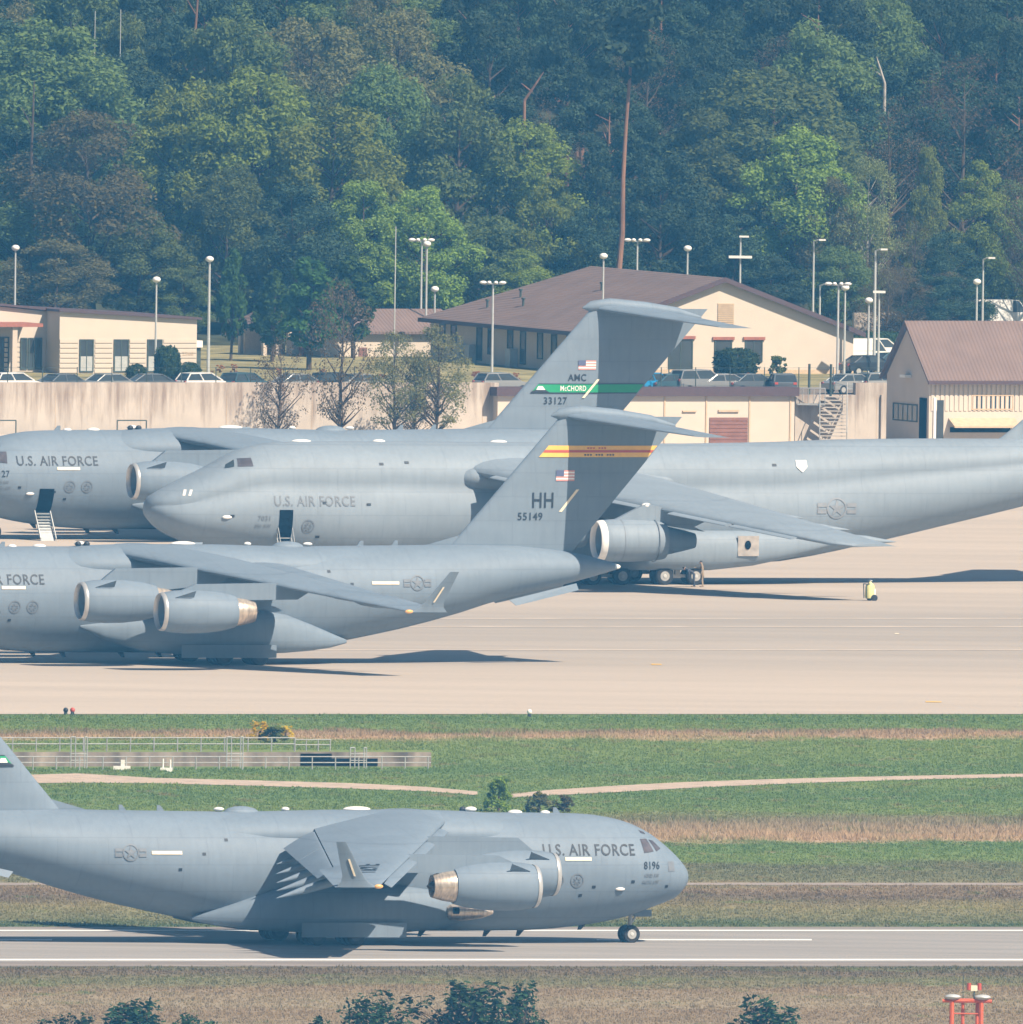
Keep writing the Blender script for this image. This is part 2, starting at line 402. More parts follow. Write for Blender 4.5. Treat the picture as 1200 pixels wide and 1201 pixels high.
            p.revolve(s0 + 5.0, Y, zc, [(0, .95), (.25, .93), (.9, .84), (1.55, .66), (1.56, .56), (1.2, .5)], 24, cap1=False).obj('exhaust', M['metal'], na, True)
            p.revolve(s0 + 6.0, Y, zc, [(0, .45), (.5, .3), (.85, .06)], 16).obj('exhaust_cone', M['fan'], na, True)
            zl = ZL(y); sl_ = LE(y)
            prof = [(s0 + 1.4, zc + 1.33), (s0 + 2.4, zl + .02), (sl_ + .4, zl + .12), (sl_ + 2.6, zl - .35), (sl_ + 1.6, zl - .95), (s0 + 5.9, zc + .75), (s0 + 4.8, zc + 1.0)]
            py = MB(); py.prism([p.P(a, Y - .2, z) for a, z in prof], (0, .4, 0)); py.obj('pylon', M['paint'], na)
            sk = MB(); sk.prism([p.P(s0 + .7, Y + side * 1.05, zc + .9), p.P(s0 + 2.0, Y + side * 1.1, zc + .95), p.P(s0 + 2.0, Y + side * 1.5, zc + 1.35)], (0, .04, .05)); sk.obj('nacelle_strake', M['paint'], na)
        # gear pod low on the fuselage side
        rg = []
        for s, hy, hz, yc, zc in ((12.8, .06, .08, 3.0, 2.5), (14.5, .45, .6, 2.95, 2.2), (17, 1.0, 1.15, 3.15, 2.05), (19.5, 1.35, 1.4, 3.25, 2.1), (25.5, 1.35, 1.4, 3.25, 2.15), (27, 1.25, 1.25, 3.15, 2.05), (28.8, .95, .88, 2.85, 1.8), (30.4, .6, .5, 2.3, 1.6), (31.8, .12, .12, 1.7, 1.5)):
            rg.append([p.P(s, side * (yc + hy * math.copysign(abs(math.cos(a)) ** .75, math.cos(a))), zc + hz * math.copysign(abs(math.sin(a)) ** .85, math.sin(a))) for a in [2 * math.pi * k / 24 for k in range(24)]])
        pod = MB().rings(rg).obj('gear_pod', M['paint'], t, True, 50)
        MB().box(p.P(22.6, side * 4.74, .95), (6.6, .06, .85)).obj('gear_door', M['paint'], pod)
        if side < 0:
            p.revolve(13.6, side * 3.95, 1.95, [(0, .12), (.7, .36), (1.9, .5), (2.7, .46), (2.9, .3)], 14).obj('auxiliary_exhaust', M['metal'], pod, True)
            p.revolve(15.9, side * 4.38, 2.05, [(0, .2), (.35, .2)], 10).obj('exhaust_hole', M['dark'], pod)
        for s in (22.4, 24.85):
            for y in (2.5, 3.4, 4.3): wheel(p, s, side * y, .62, .62, .5, t, M['fan'])  # rims and hubs in dark metal, shade of the pods put into their colour
            MB().tube(p.P(s, side * 4, .6), p.P(s, side * 4, 1.8), .22).obj('gear_leg', M['strut'], t)
        # horizontal tail on top of the fin
        p.wing([(.0, 47.3, 6.7, 16.1, .09, -.5), (9.9, 53.0, 2.5, 15.15, .08, -.1)], side).obj('tailplane', M['paint'], t, True, 45)
        sk = MB(); sk.prism([p.P(43.1, side * 1.75, 4.2), p.P(48.0, side * 1.15, 5.27), p.P(48.0, side * 1.65, 4.85), p.P(43.5, side * 2.05, 3.85)], (0, side * .08, 0)); sk.obj('ventral_strake', M['paint'], t)
    # fin
    FL = lambda z: 39.6 + (z - 7.7) * (47.3 - 39.6) / (16.25 - 7.7)
    FT = lambda z: 48.1 + (z - 7.3) * (54.2 - 48.1) / (14.35 - 7.3)
    def finy(s, z):
        c = FT(z) - FL(z); x = (s - FL(z)) / c
        return naca(min(1, max(0, x)), .10) * c
    rg = []
    for z in (6.8, 8, 10, 12, 14, 16.05):
        c = FT(z) - FL(z); rg.append([p.P(FL(z) + x * c, zz * c / .9 if zz < 0 else zz * c, z) for x, zz in foil_ring(.10)])
    fin = MB().rings(rg).obj('fin', M['paint'], t, True, 45)
    rg = []
    for s, w, h, zc in ((46.5, .05, .05, 16.1), (47.1, .36, .38, 16.2), (48.5, .5, .48, 16.3), (51, .5, .45, 16.1), (53.5, .36, .36, 15.8), (55.2, .08, .1, 15.45)):
        rg.append([p.P(s, w * math.cos(a), zc + h * math.sin(a)) for a in [2 * math.pi * k / 20 for k in range(20)]])
    MB().rings(rg).obj('tail_bullet', M['paint'], t, True, 50)
    # dorsal fillet
    MB().prism([p.P(37.9, -.06, 7.7), p.P(40.3, -.06, 8.35), p.P(40.5, -.06, 7.4)], (0, .12, 0)).obj('fin_fillet', M['paint'], t)
    # nose gear
    for y in (-.42, .42): wheel(p, 3.6, y, .53, .53, .38, t)
    ng = MB(); ng.tube(p.P(3.6, 0, .5), p.P(3.45, 0, 2.1), .13); ng.tube(p.P(3.6, -.42, .53), p.P(3.6, .42, .53), .09); ng.tube(p.P(3.5, 0, 1.1), p.P(2.7, 0, 2.2), .07); ng.obj('nose_gear_leg', M['strut'], t)
    gd = MB(); gd.box(p.P(2.9, .5, 1.75), (1.1, .05, .4)); gd.box(p.P(2.9, -.5, 1.75), (1.1, .05, .4)); gd.obj('nose_gear_door', M['paint'], t)
    # antennas on the crown and belly
    for s, L, wd, h in ((20.9, 1.75, .5, .17), (13.7, .75, .3, .16), (10.9, .9, .4, .16), (9.0, .6, .3, .14), (25.4, .5, .25, .13), (29.6, .65, .3, .12)):
        z = p.zt(s) if not 13 < s < 30 else 7.74
        MB().ball(p.P(s, .0, z), (L / 2, wd, h)).obj('antenna_fairing', M['white'], t, True)
    MB().ball(p.P(28.2, 0, 7.5), (1.15, .6, .42)).obj('satellite_dome', M['paint'], t, True)
    for s in (13.0, 13.6): MB().ball(p.P(s + .5, .3, 7.72), (.22, .16, .18)).obj('crown_sensor', M['mark'], t, True)
    for s in (6.3, 10.2, 12.3, 16.4, 19):
        MB().prism([p.P(s, -.03, p.zb(s) + .05), p.P(s + .35, -.03, p.zb(s) - .32), p.P(s + .55, -.03, p.zb(s) - .32), p.P(s + .45, -.03, p.zb(s) + .05)], (0, .06, 0)).obj('blade_antenna', M['mark'], t)
    for s in (33.0, 35.4, 8): MB().prism([p.P(s, -.03, p.zt(s) - .05), p.P(s + .3, -.03, p.zt(s) + .32), p.P(s + .5, -.03, p.zt(s) + .32), p.P(s + .5, -.03, p.zt(s) - .05)], (0, .06, 0)).obj('blade_antenna', M['paint'], t)
    # glazing and markings on both flanks
    for side in (1, -1):
        for c4 in ([(3.80, 6.13), (3.32, 6.13), (3.02, 5.42), (3.70, 5.34)], [(3.17, 6.08), (2.86, 6.02), (2.42, 5.56), (2.80, 5.42)], [(3.62, 6.62), (3.25, 6.50), (3.2, 6.38), (3.55, 6.45)]):
            p.patch(c4, side).obj('cockpit_window', M['cockpit'], fu)
        lettering(p, 'U.S. AIR FORCE', 4.35, 10.2, 5.2, 5.86, side, M['mark'], fu)
        p.patch([(7.2, 4.90), (8.85, 4.90), (8.85, 5.10), (7.2, 5.10)], side, off=.035).obj('light_strip', M['cream'], fu)
        p.patch([(33.0, 5.25), (34.9, 5.25), (34.9, 5.45), (33.0, 5.45)], side, off=.035).obj('light_strip', M['cream'], fu)
        roundel(p, 36.2, 5.35, .5, side, M['markf'], fu)
        for s in (8.1, 9.35): emblem(p, s, 3.75, .42, side, fu)
        if opt.get('serial'):
            a, b = (2.72, 3.8); lettering(p, opt['serial'], a, b, 4.4, 4.85, side, M['mark'], fu, name='serial_number')
            lettering(p, '62ND AW', 2.75, 3.75, 3.93, 4.15, side, M['markp'], fu); lettering(p, '446TH AW', 2.75, 3.9, 3.53, 3.75, side, M['markp'], fu)
        p.patch([(1.55, 4.25), (2.05, 4.25), (2.05, 4.82), (1.55, 4.82)], side, off=.02).obj('subdued_flag', M['markf'], fu)
        for s, z in ((6.9, 3.3), (7.7, 2.8), (4.4, 3.6), (2.0, 3.3), (31.5, 5.2), (33, 4.3), (30, 6.0)):
            p.patch([(s, z), (s + .22, z), (s + .22, z + .16), (s, z + .16)], side, off=.02, nu=1, nv=1).obj('vent', M['mark'], fu)
        sc_ = MB(); sc_.ball(p.P(5.3, side * (p.yside(5.3, 3.25) + .02), 3.25), (.3, .1, .1)); sc_.obj('probe', M['white'], fu, True)
    if opt.get('door'):
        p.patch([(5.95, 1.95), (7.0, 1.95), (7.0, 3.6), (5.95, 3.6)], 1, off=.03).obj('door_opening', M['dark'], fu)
        y0 = p.yside(6.5, 1.95)
        stp = MB()
        for k in range(8):
            a = k / 8; stp.box(p.P(6.47, y0 + .1 + a * 1.0, 1.85 - a * 1.75), (.95, .26, .08))
        for dx in (-.56, .56):
            stp.prism([p.P(6.47 + dx, y0 + .0, 2.0), p.P(6.47 + dx, y0 + 1.55, .02), p.P(6.47 + dx, y0 + 1.55, .25), p.P(6.47 + dx, y0, 2.3)], (.06, 0, 0))
        stp.prism([p.P(6.97, y0 + .02, 1.75), p.P(5.97, y0 + .02, 1.75), p.P(5.97, y0 + 1.42, .0), p.P(6.97, y0 + 1.42, .0)], (0, -.05, -.03))
        stp.obj('airstair', M['stairm'], t)
    # fin markings
    D = lambda c4, off=.04: p.patch(c4, opt.get('finside', 1), finy, off, 6, 1)
    fs = opt.get('finside', 1)
    def band(z0, z1, m, off=.04, e0=.8, e1=.1, name='tail_stripe', par=None):
        return p.patch([(FL(z0) + e0, z0), (FT(z0) - e1, z0), (FT(z1) - e1, z1), (FL(z1) + e0, z1)], fs, finy, off, 16, 1).obj(name, m, par or fin)
    DD = lambda c4, off=.04: D([(q[0], q[1] + .33) for q in c4], off)
    if opt['fin'] == 'hickam':
        b = band(13.43, 14.18, M['yellow']); band(13.73, 13.89, M['red'], .06, par=b, name='stripe_centre')
        for k in range(12):
            s = 48.9 + k * .2
            if k % 4 == 3: continue
            if k < 8: DD([(s, 13.64), (s + .13, 13.64), (s + .13, 13.74), (s, 13.74)], .06).obj('stripe_lettering', M['red'], b)
            DD([(s - .2, 13.2), (s - .07, 13.2), (s - .07, 13.3), (s - .2, 13.3)], .06).obj('stripe_lettering', M['mark'], b)
        us_flag(p, 46.75, 48.05, 11.88, 12.58, fs, fin, finy, [M['flagr'], M['white'], M['flagb']])
        lettering(p, 'HH', 45.1, 46.6, 10.13, 11.13, fs, M['mark'], fin, finy, 'tail_code')
        lettering(p, '55149', 44.1, 45.85, 9.33, 9.83, fs, M['mark'], fin, finy, 'serial_number')
        DD([(47.0, 9.55), (47.22, 9.55), (48.42, 11.0), (48.2, 11.0)]).obj('light_strip', M['cream'], fin)
    else:
        b = band(10.25, 10.83, M['green']); band(10.19, 10.26, M['mark'], .05, par=b, name='stripe_edge'); band(10.82, 10.87, M['mark'], .05, par=b, name='stripe_edge')
        lettering(p, 'McCHORD', 44.8, 46.7, 10.36, 10.73, fs, M['white'], b, lambda s, z: finy(s, z) + .02)
        DD([(42.6, 9.93), (44.0, 9.93), (43.7, 10.12), (43.0, 10.12)], .06).obj('mountain_emblem', M['mark'], b)
        DD([(43.05, 10.1), (43.7, 10.1), (43.5, 10.36), (43.2, 10.36)], .065).obj('mountain_snow', M['white'], b)
        us_flag(p, 46.1, 47.4, 11.83, 12.48, fs, fin, finy, [M['flagr'], M['white'], M['flagb']])
        lettering(p, 'AMC', 45.35, 46.7, 11.05, 11.53, fs, M['mark'], fin, finy, 'tail_code')
        lettering(p, '33127' if opt['fin'] == 'mcchord_b' else '88196', 43.6, 45.3, 9.43, 9.93, fs, M['mark'], fin, finy, 'serial_number')
        DD([(46.4, 9.55), (46.6, 9.55), (47.7, 10.85), (47.5, 10.85)], .07).obj('light_strip', M['cream'], fin)
    if fl:                                                             # lettering on the upper surface of the starboard wing
        v, f = text2d('USAF'); vs = []
        for u, w_ in v:
            y = 18.8 + 2.6 * (1 - u); c = CH(y); x = .22 + .34 * (1 - w_)
            vs.append(p.P(LE(y) + x * c, -y, ZL(y) - .35 * (1 - y / 30) * x + (naca(x, .105) + .012 * 4 * x * (1 - x)) * c + .03))
        q = MB(); q.add(vs, f); q.obj('lettering', M['mark'], t)
    return t

# ------------------------------------------------------------------ the very large transport parked behind
def make_heavy(label, loc, rz):
    S = [0, .08, .36, 1.0, 1.9, 3, 4.2, 5.6, 7.0, 9, 12, 20, 36, 45, 47.2, 51.3, 57, 62.4, 70, 75]
    ZT = [5.0, 5.35, 5.75, 6.15, 6.6, 7.15, 7.7, 8.45, 9.05, 9.4, 9.5, 9.5, 9.4, 9.55, 9.65, 9.75, 9.8, 9.8, 9.6, 9.1]
    ZB = [4.75, 4.5, 4.15, 3.55, 3.05, 2.65, 2.4, 2.1, 1.85, 1.55, 1.3, 1.15, 1.15, 1.5, 1.85, 2.7, 4.0, 5.25, 7.1, 8.4]
    HW = [.15, .7, 1.35, 2.1, 2.65, 3.0, 3.25, 3.4, 3.48, 3.5, 3.55, 3.6, 3.6, 3.6, 3.55, 3.4, 3.0, 2.5, 1.5, .4]
    p = Plane(34.3, pchip(S, ZT), pchip(S, ZB), pchip(S, HW), upper=True)
    st = [0, .04, .1, .2, .36, .6, .9, 1.3, 1.9, 2.5, 3.2, 4, 4.8, 5.6, 6.4, 7.2, 8, 9, 10.5, 12, 16, 20, 26, 32, 38, 42, 45, 47.2, 49, 51.3, 54, 57, 60, 62.4, 66, 70, 73, 75]
    t = thing('heavy_transport_plane', label, 'aircraft', loc, rz)
    P5 = M['paint5']
    fu = p.fuselage(st, 34).obj('fuselage', P5, t, True, 40)
    LE = lambda y: 22.4 + .495 * (y - 3.5)
    CH = lambda y: 13.2 + (4.2 - 13.2) * (y - 3.5) / 30.4
    ZL = lambda y: 7.55 - 3.75 * (y - 3.5) / 30.4
    rg = []
    for s, w, z0, z1 in ((21.2, 2.6, 6.3, 8.0), (21.7, 3.35, 6.0, 8.25), (22.6, 3.7, 5.8, 8.45), (25, 3.85, 5.7, 8.6), (29, 3.75, 5.7, 8.5), (33, 3.45, 5.7, 8.3), (36, 3.2, 5.9, 8.0), (38, 2.8, 6.0, 7.8)):
        zc, h = (z0 + z1) / 2, (z1 - z0) / 2
        rg.append([p.P(s, w * math.cos(a), zc + h * math.sin(a)) for a in [2 * math.pi * k / 28 for k in range(28)]])
    MB().rings(rg).obj('wing_fairing', P5, t, True, 50)
    for side in (1, -1):
        secs = [(y, LE(y), CH(y), ZL(y), .12, -.45 * (1 - y / 45)) for y in (1.5, 3.5, 8, 14, 20, 27, 33.2)] + [(33.9, LE(33.9) + .9, 3.3, ZL(33.9), .06, -.05)]
        w = p.wing(secs, side).obj('wing', P5, t, True, 45)
        for a, b in ((5, 11), (11.2, 17.6), (20, 25), (25.2, 30.5)):      # drooped slats along the leading edge
            p.wing([(y, LE(y) - .45, CH(y) * .12, ZL(y) - .15, .15, .15) for y in (a, b - .1)], side).obj('slat', P5, w, True, 45)
        for y in (7, 12, 17, 22, 27):
            p.revolve(LE(y) + .62 * CH(y), side * y, ZL(y) - .55, [(0, .03), (.6, .25), (2.2, .36), (4, .3), (5.6, .08), (6, .02)], 12, dz=-.3).obj('flap_fairing', P5, w, True)
        for y, s0, zc in ((12.1, 22.2, 4.1), (18.7, 25.6, 3.55)):
            Y = side * y
            na = p.nacelle(s0, Y, zc, [(.4, 1.36), (1.0, 1.42), (2.5, 1.42), (3.8, 1.36), (4.6, 1.27), (4.75, 1.22)], 1.15).obj('engine', P5, t, True, 40)
            n = 28; lr = MB(); lr.rings([[p.P(s0 + ds, Y + r * math.cos(2 * math.pi * k / n), zc + r * math.sin(2 * math.pi * k / n)) for k in range(n)] for ds, r in ((.3, 1.14), (.05, 1.17), (-.06, 1.24), (.0, 1.31), (.15, 1.345), (.4, 1.372))], False, False); lr.obj('intake_lip', M['white'], na, True, 60)
            p.revolve(s0 + .8, Y, zc, [(0, .04), (.3, .34), (.32, 1.07), (.4, 1.07)], 28).obj('fan', M['fan'], na, True)
            p.revolve(s0 + 4.72, Y, zc, [(0, 1.0), (.4, .92), (1.5, .68), (2.2, .5), (2.22, .42)], 24).obj('exhaust', M['paint'], na, True)
            for ds in (1.55, 4.0):
                rg = MB(); rg.rings([[p.P(s0 + ds + e, Y + rr * math.cos(2 * math.pi * k / n), zc + rr * math.sin(2 * math.pi * k / n)) for k in range(n)] for e, rr in ((0, 1.40), (0, 1.43), (.05, 1.43), (.05, 1.40))], False, False); rg.obj('cowl_seam', M['markp'], na, True)
            prof = [(s0 + 1.2, zc + 1.38), (LE(y) - .9, ZL(y) + .35), (LE(y) + .4, ZL(y) + .1), (LE(y) + 4, ZL(y) - .5), (LE(y) + 2.5, ZL(y) - 1.2), (s0 + 7.6, zc + .6), (s0 + 4.9, zc + 1.0)]
            py = MB(); py.prism([p.P(a, Y - .22, z) for a, z in prof], (0, .44, 0)); py.obj('pylon', P5, na)
            MB().ball(p.P(LE(y) - .85, Y, ZL(y) + .22), (.34, .25, .18)).obj('lit_pylon_tip', M['white'], na, True)  # white ball paints the sunlit front tip of the pylon
        rg = []
        for s, hy, hz, yc, zc in ((23, .06, .08, 3.2, 2.3), (25.5, .8, .9, 3.2, 2.3), (29, 1.3, 1.35, 3.2, 2.35), (39, 1.3, 1.35, 3.2, 2.35), (42, 1.2, 1.2, 3.1, 2.5), (45, .75, .8, 3.05, 2.7), (48.5, .08, .1, 3.0, 3.0)):
            rg.append([p.P(s, side * (yc + hy * math.copysign(abs(math.cos(a)) ** .75, math.cos(a))), zc + hz * math.copysign(abs(math.sin(a)) ** .85, math.sin(a))) for a in [2 * math.pi * k / 24 for k in range(24)]])
        pod = MB().rings(rg).obj('gear_pod', P5, t, True, 50)
        def podf(s, z): return 4.33 if s < 42 else 4.25
        pp = MB(); pp.prism([p.P(40.6, side * 4.3, 2.0), p.P(42.1, side * 4.25, 2.0), p.P(42.1, side * 4.25, 3.35), p.P(40.6, side * 4.3, 3.35)], (0, side * .12, 0)); pp.obj('exhaust_panel', M['soot'], pod)
        p_ = MB(); p_.ball(p.P(41.3, side * 4.44, 2.75), (.22, .08, .3)); p_.obj('exhaust_hole', M['dark'], pod, True)
        for s in (30.5, 32.6, 35.6, 37.8):
            for y in (2.6, 3.7): wheel(p, s, side * y, .62, .62, .5, t)
        for s in (31.5, 36.7):
            lg = MB(); lg.tube(p.P(s, side * 3.2, .6), p.P(s, side * 3.2, 1.9), .24); lg.box(p.P(s, side * 3.2, .62), (2.3, .3, .22)); lg.obj('gear_leg', M['strut'], t)
        p.wing([(0, 70.5, 7.0, 18.9, .1, -.5), (10.4, 76.2, 3.0, 18.5, .08, -.1)], side).obj('tailplane', P5, t, True, 45)
        p.patch([(5.55, 7.85), (4.95, 7.72), (5.15, 7.98), (5.75, 8.3)], side).obj('cockpit_window', M['glass'], fu)
        p.patch([(5.75, 7.85), (6.75, 7.9), (6.75, 8.45), (5.95, 8.38)], side).obj('cockpit_window', M['cockpit'], fu)
        lettering(p, 'U.S. AIR FORCE', 8.0, 13.7, 5.25, 5.95, side, M['markp'], fu)
        lettering(p, '7031', 6.85, 7.7, 4.27, 4.6, side, M['markp'], fu, name='serial_number'); lettering(p, '436 AW', 6.65, 7.8, 3.8, 4.03, side, M['markp'], fu)
        emblem(p, 10.4, 3.9, .45, side, fu)
        roundel(p, 47.9, 5.2, .72, side, M['markg'], fu)
        sh = [(45.2, 8.4), (45.95, 8.4), (45.95, 7.95), (45.58, 7.6), (45.2, 7.95)]
        p.decal(sh, [(0, 1, 2, 3, 4)], side, None, .06).obj('shield_patch', M['white'], fu)
        for a in (1.9, 2.25): p.patch([(a, 5.9), (a + .16, 5.9), (a + .36, 6.3), (a + .2, 6.3)], side, nu=1, nv=2).obj('nose_mark', M['white'], fu)
        for s, z in ((4.9, 4.5), (11.4, 5.4), (14.5, 5.3), (15.6, 8.0), (17.4, 8.1), (43.5, 8.0), (11, 3.1)):
            p.patch([(s, z), (s + .3, z), (s + .3, z + .16), (s, z + .16)], side, off=.03, nu=1, nv=1).obj('vent', M['mark'], fu)
        MB().ball(p.P(4.7, side * (p.yside(4.7, 4.5) + .02), 4.5), (.35, .1, .13)).obj('probe', M['white'], fu, True)
    rg = []
    for z, s0, s1 in ((9.0, 59.5, 71.5), (10.5, 61.6, 72.4), (14, 65.8, 75), (18.9, 70.9, 78)):
        c = s1 - s0; rg.append([p.P(s0 + x * c, zz * c, z) for x, zz in foil_ring(.1)])
    MB().rings(rg).obj('fin', P5, t, True, 45)
    for s, L in ((11, 1.4), (16.5, .9), (25, 1.2)): MB().ball(p.P(s, 0, p.zt(s)), (L / 2, .35, .14)).obj('antenna_fairing', M['white'], t, True)
    for y in (-.5, -.17, .17, .5): wheel(p, 12.1, y * 1.6, .6, .6, .4, t)
    MB().tube(p.P(12.1, 0, .6), p.P(12.1, 0, 1.8), .2).obj('gear_leg', M['strut'], t)
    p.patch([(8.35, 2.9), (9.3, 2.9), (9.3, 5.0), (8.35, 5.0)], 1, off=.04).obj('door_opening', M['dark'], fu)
    y0 = p.yside(8.8, 3.2); stp = MB()
    for k in range(11):
        a = k / 11; stp.box(p.P(8.83, y0 + .15 + a * 1.7, 3.1 - a * 2.9), (.85, .2, .06))
    for dx in (-.5, .5):
        stp.tube(p.P(8.83 + dx, y0, 3.2), p.P(8.83 + dx, y0 + 1.9, .0), .06); stp.tube(p.P(8.83 + dx, y0 + .1, 4.1), p.P(8.83 + dx, y0 + 1.9, .9), .035)
        stp.tube(p.P(8.83 + dx, y0 + 1.9, 0), p.P(8.83 + dx, y0 + 1.9, .9), .035); stp.tube(p.P(8.83 + dx, y0 + .1, 3.1), p.P(8.83 + dx, y0 + .1, 4.1), .035)
    stp.obj('crew_ladder', M['stairm'], t)
    return t

PSI = R(19)
make_transport('grey transport plane rolling along the runway, number 8196 on its nose', G(366, 1106), PSI, (.968, .985, 1.0), dict(flaps=24, serial='8196', fin='mcchord_a', finside=-1))
make_transport('parked grey transport plane with HH and a yellow striped band on its fin', G(258, 778), R(180) + PSI, (.98, .99, 1.0), dict(fin='hickam'))
make_transport('parked grey transport plane with a green band on its fin and its crew door open', G(312, 633), R(180) + PSI, .99, dict(fin='mcchord_b', serial='33127'[1:], door=1))
make_heavy('very large pale grey transport plane with two white ticks on its blunt nose', G(736, 684), R(180) + PSI)

# ------------------------------------------------------------------ ground
TZ = 3.45                                           # car park terrace above the apron
D_WALL = G(300, 521).y
def terrain(x, d):
    if d < D_WALL + .5: return 0.0
    d = d / DS
    if d < 3378: return TZ
    u = d - 3378
    return TZ + .15 * u * min(1, u / 30) + .8 * math.sin(x * .11 + d * .05) * min(1, u / 30)
def yd(y): return G(600, y).y

def band_mat(name, blades=False):
    """mown, dry and tall grass lying in long strips parallel to the runway"""
    m = bpy.data.materials.new(name); m.use_nodes = True; nt = m.node_tree; n = nt.nodes; l = nt.links; b = n['Principled BSDF']
    b.inputs['Roughness'].default_value = .9; b.inputs['Specular IOR Level'].default_value = .1
    ge = n.new('ShaderNodeNewGeometry'); sp = n.new('ShaderNodeSeparateXYZ'); l.new(ge.outputs['Position'], sp.inputs[0])
    def noise(scale, det=4, st=(1, 1, 1)):
        mp = n.new('ShaderNodeMapping'); mp.inputs['Scale'].default_value = st; l.new(ge.outputs['Position'], mp.inputs[0])
        q = n.new('ShaderNodeTexNoise'); q.inputs['Scale'].default_value = scale; q.inputs['Detail'].default_value = det; q.inputs['Roughness'].default_value = .65; l.new(mp.outputs[0], q.inputs['Vector']); return q.outputs['Fac']
    def math_(op, a, bb):
        q = n.new('ShaderNodeMath'); q.operation = op
        for i, v in enumerate((a, bb)):
            if isinstance(v, (int, float)): q.inputs[i].default_value = v
            else: l.new(v, q.inputs[i])
        return q.outputs[0]
    d0, d1 = yd(1215), yd(832)
    yf = math_('DIVIDE', sp.outputs['Y'], math_('ADD', 1.0, math_('MULTIPLY', sp.outputs['X'], math.sin(ROLL) / CAM_H)))
    y = math_('ADD', yf, math_('MULTIPLY', math_('SUBTRACT', noise(.07, 6), .5), 34))
    y = math_('ADD', y, math_('MULTIPLY', math_('SUBTRACT', noise(1.3, 3), .5), 5))
    t = math_('DIVIDE', math_('SUBTRACT', y, d0), d1 - d0)
    rp = n.new('ShaderNodeValToRGB'); cr = rp.color_ramp
    TAN, DRY, OLV, GRN, DGR, BRN, PNK = (.40, .29, .19), (.25, .19, .125), (.185, .18, .095), (.165, .215, .07), (.125, .185, .065), (.17, .13, .09), (.29, .24, .165)
    st = [(1215, PNK), (1188, DRY), (1178, PNK), (1160, DRY), (1152, OLV), (1140, BRN), (1131, (.12, .13, .07)), (1086, (.09, .12, .055)), (1076, OLV), (1064, (.24, .21, .11)), (1052, BRN), (1040, DRY), (1034, OLV), (1016, (.15, .15, .085)), (1008, GRN), (990, DGR), (984, TAN), (968, PNK), (961, OLV), (952, GRN), (934, DGR), (918, GRN), (904, DGR), (885, GRN), (870, GRN), (864, TAN), (859, DRY), (855, GRN), (842, DGR), (836, GRN)]
    while len(cr.elements) > 1: cr.elements.remove(cr.elements[0])
    for i, (py, c) in enumerate(st):
        pos = min(1, max(0, (yd(py) - d0) / (d1 - d0)))
        e = cr.elements[0] if i == 0 else cr.elements.new(pos)
        e.position = pos; e.color = c + (1,)
    l.new(t, rp.inputs[0])
    # blotches: bare soil and lush tufts
    mx = n.new('ShaderNodeMix'); mx.data_type = 'RGBA'; r2 = n.new('ShaderNodeValToRGB'); r2.color_ramp.elements[0].position = .55; r2.color_ramp.elements[1].position = .75
    l.new(noise(.35, 6, (1, .5, 1)), r2.inputs[0]); l.new(r2.outputs[0], mx.inputs[0]); l.new(rp.outputs[0], mx.inputs[6]); mx.inputs[7].default_value = (.22, .17, .09, 1)
    mx2 = n.new('ShaderNodeMix'); mx2.data_type = 'RGBA'; r3 = n.new('ShaderNodeValToRGB'); r3.color_ramp.elements[0].position = .58; r3.color_ramp.elements[1].position = .72
    l.new(noise(.22, 6, (.8, .6, 1)), r3.inputs[0]); mf = math_('MULTIPLY', r3.outputs[0], .7); l.new(mf, mx2.inputs[0]); l.new(mx.outputs[2], mx2.inputs[6]); mx2.inputs[7].default_value = (.14, .20, .06, 1)
    # blade to blade difference
    mx3 = n.new('ShaderNodeMix'); mx3.data_type = 'RGBA'; mx3.blend_type = 'MULTIPLY'; mx3.inputs[0].default_value = 1
    r4 = n.new('ShaderNodeMapRange'); r4.inputs[3].default_value = (1.15 if blades else .85); r4.inputs[4].default_value = (1.75 if blades else 1.3); l.new(noise(4.5, 5), r4.inputs[0])
    l.new(mx2.outputs[2], mx3.inputs[6]); l.new(r4.outputs[0], mx3.inputs[7]); l.new(mx3.outputs[2], b.inputs['Base Color'])
    if blades:                                          # thin blades let light through
        df = n.new('ShaderNodeBsdfDiffuse'); tr = n.new('ShaderNodeBsdfTranslucent'); ms = n.new('ShaderNodeMixShader'); ms.inputs[0].default_value = .5
        l.new(mx3.outputs[2], df.inputs[0]); l.new(mx3.outputs[2], tr.inputs[0]); l.new(df.outputs[0], ms.inputs[1]); l.new(tr.outputs[0], ms.inputs[2]); l.new(ms.outputs[0], n['Material Output'].inputs[0]); n.remove(b)
    return m
M['field'] = band_mat('striped_grassland')
M['lawn'] = mat('dry_lawn', (.25, .225, .115), .9, var=.4, vscale=.5, spec=.1)
M['litter'] = mat('forest_floor', (.05, .055, .03), .9, var=.5, vscale=.4, spec=.1)
M['runway'] = mat('runway_asphalt', (.305, .285, .27), .85, var=.14, vscale=.35, stretch=(.12, 1, 1), spec=.2)
M['shoulder'] = mat('shoulder_asphalt', (.25, .215, .195), .9, var=.2, vscale=.6, stretch=(.2, 1, 1), spec=.2)
M['roadpaint'] = mat('road_paint_white', (.80, .79, .76), .7, var=.14, vscale=2.5)
M['path'] = mat('gravel_path', (.46, .37, .30), .95, var=.2, vscale=.8, spec=.1)
M['carpark'] = mat('car_park_asphalt', (.20, .17, .15), .9, var=.2, vscale=.5, spec=.2)

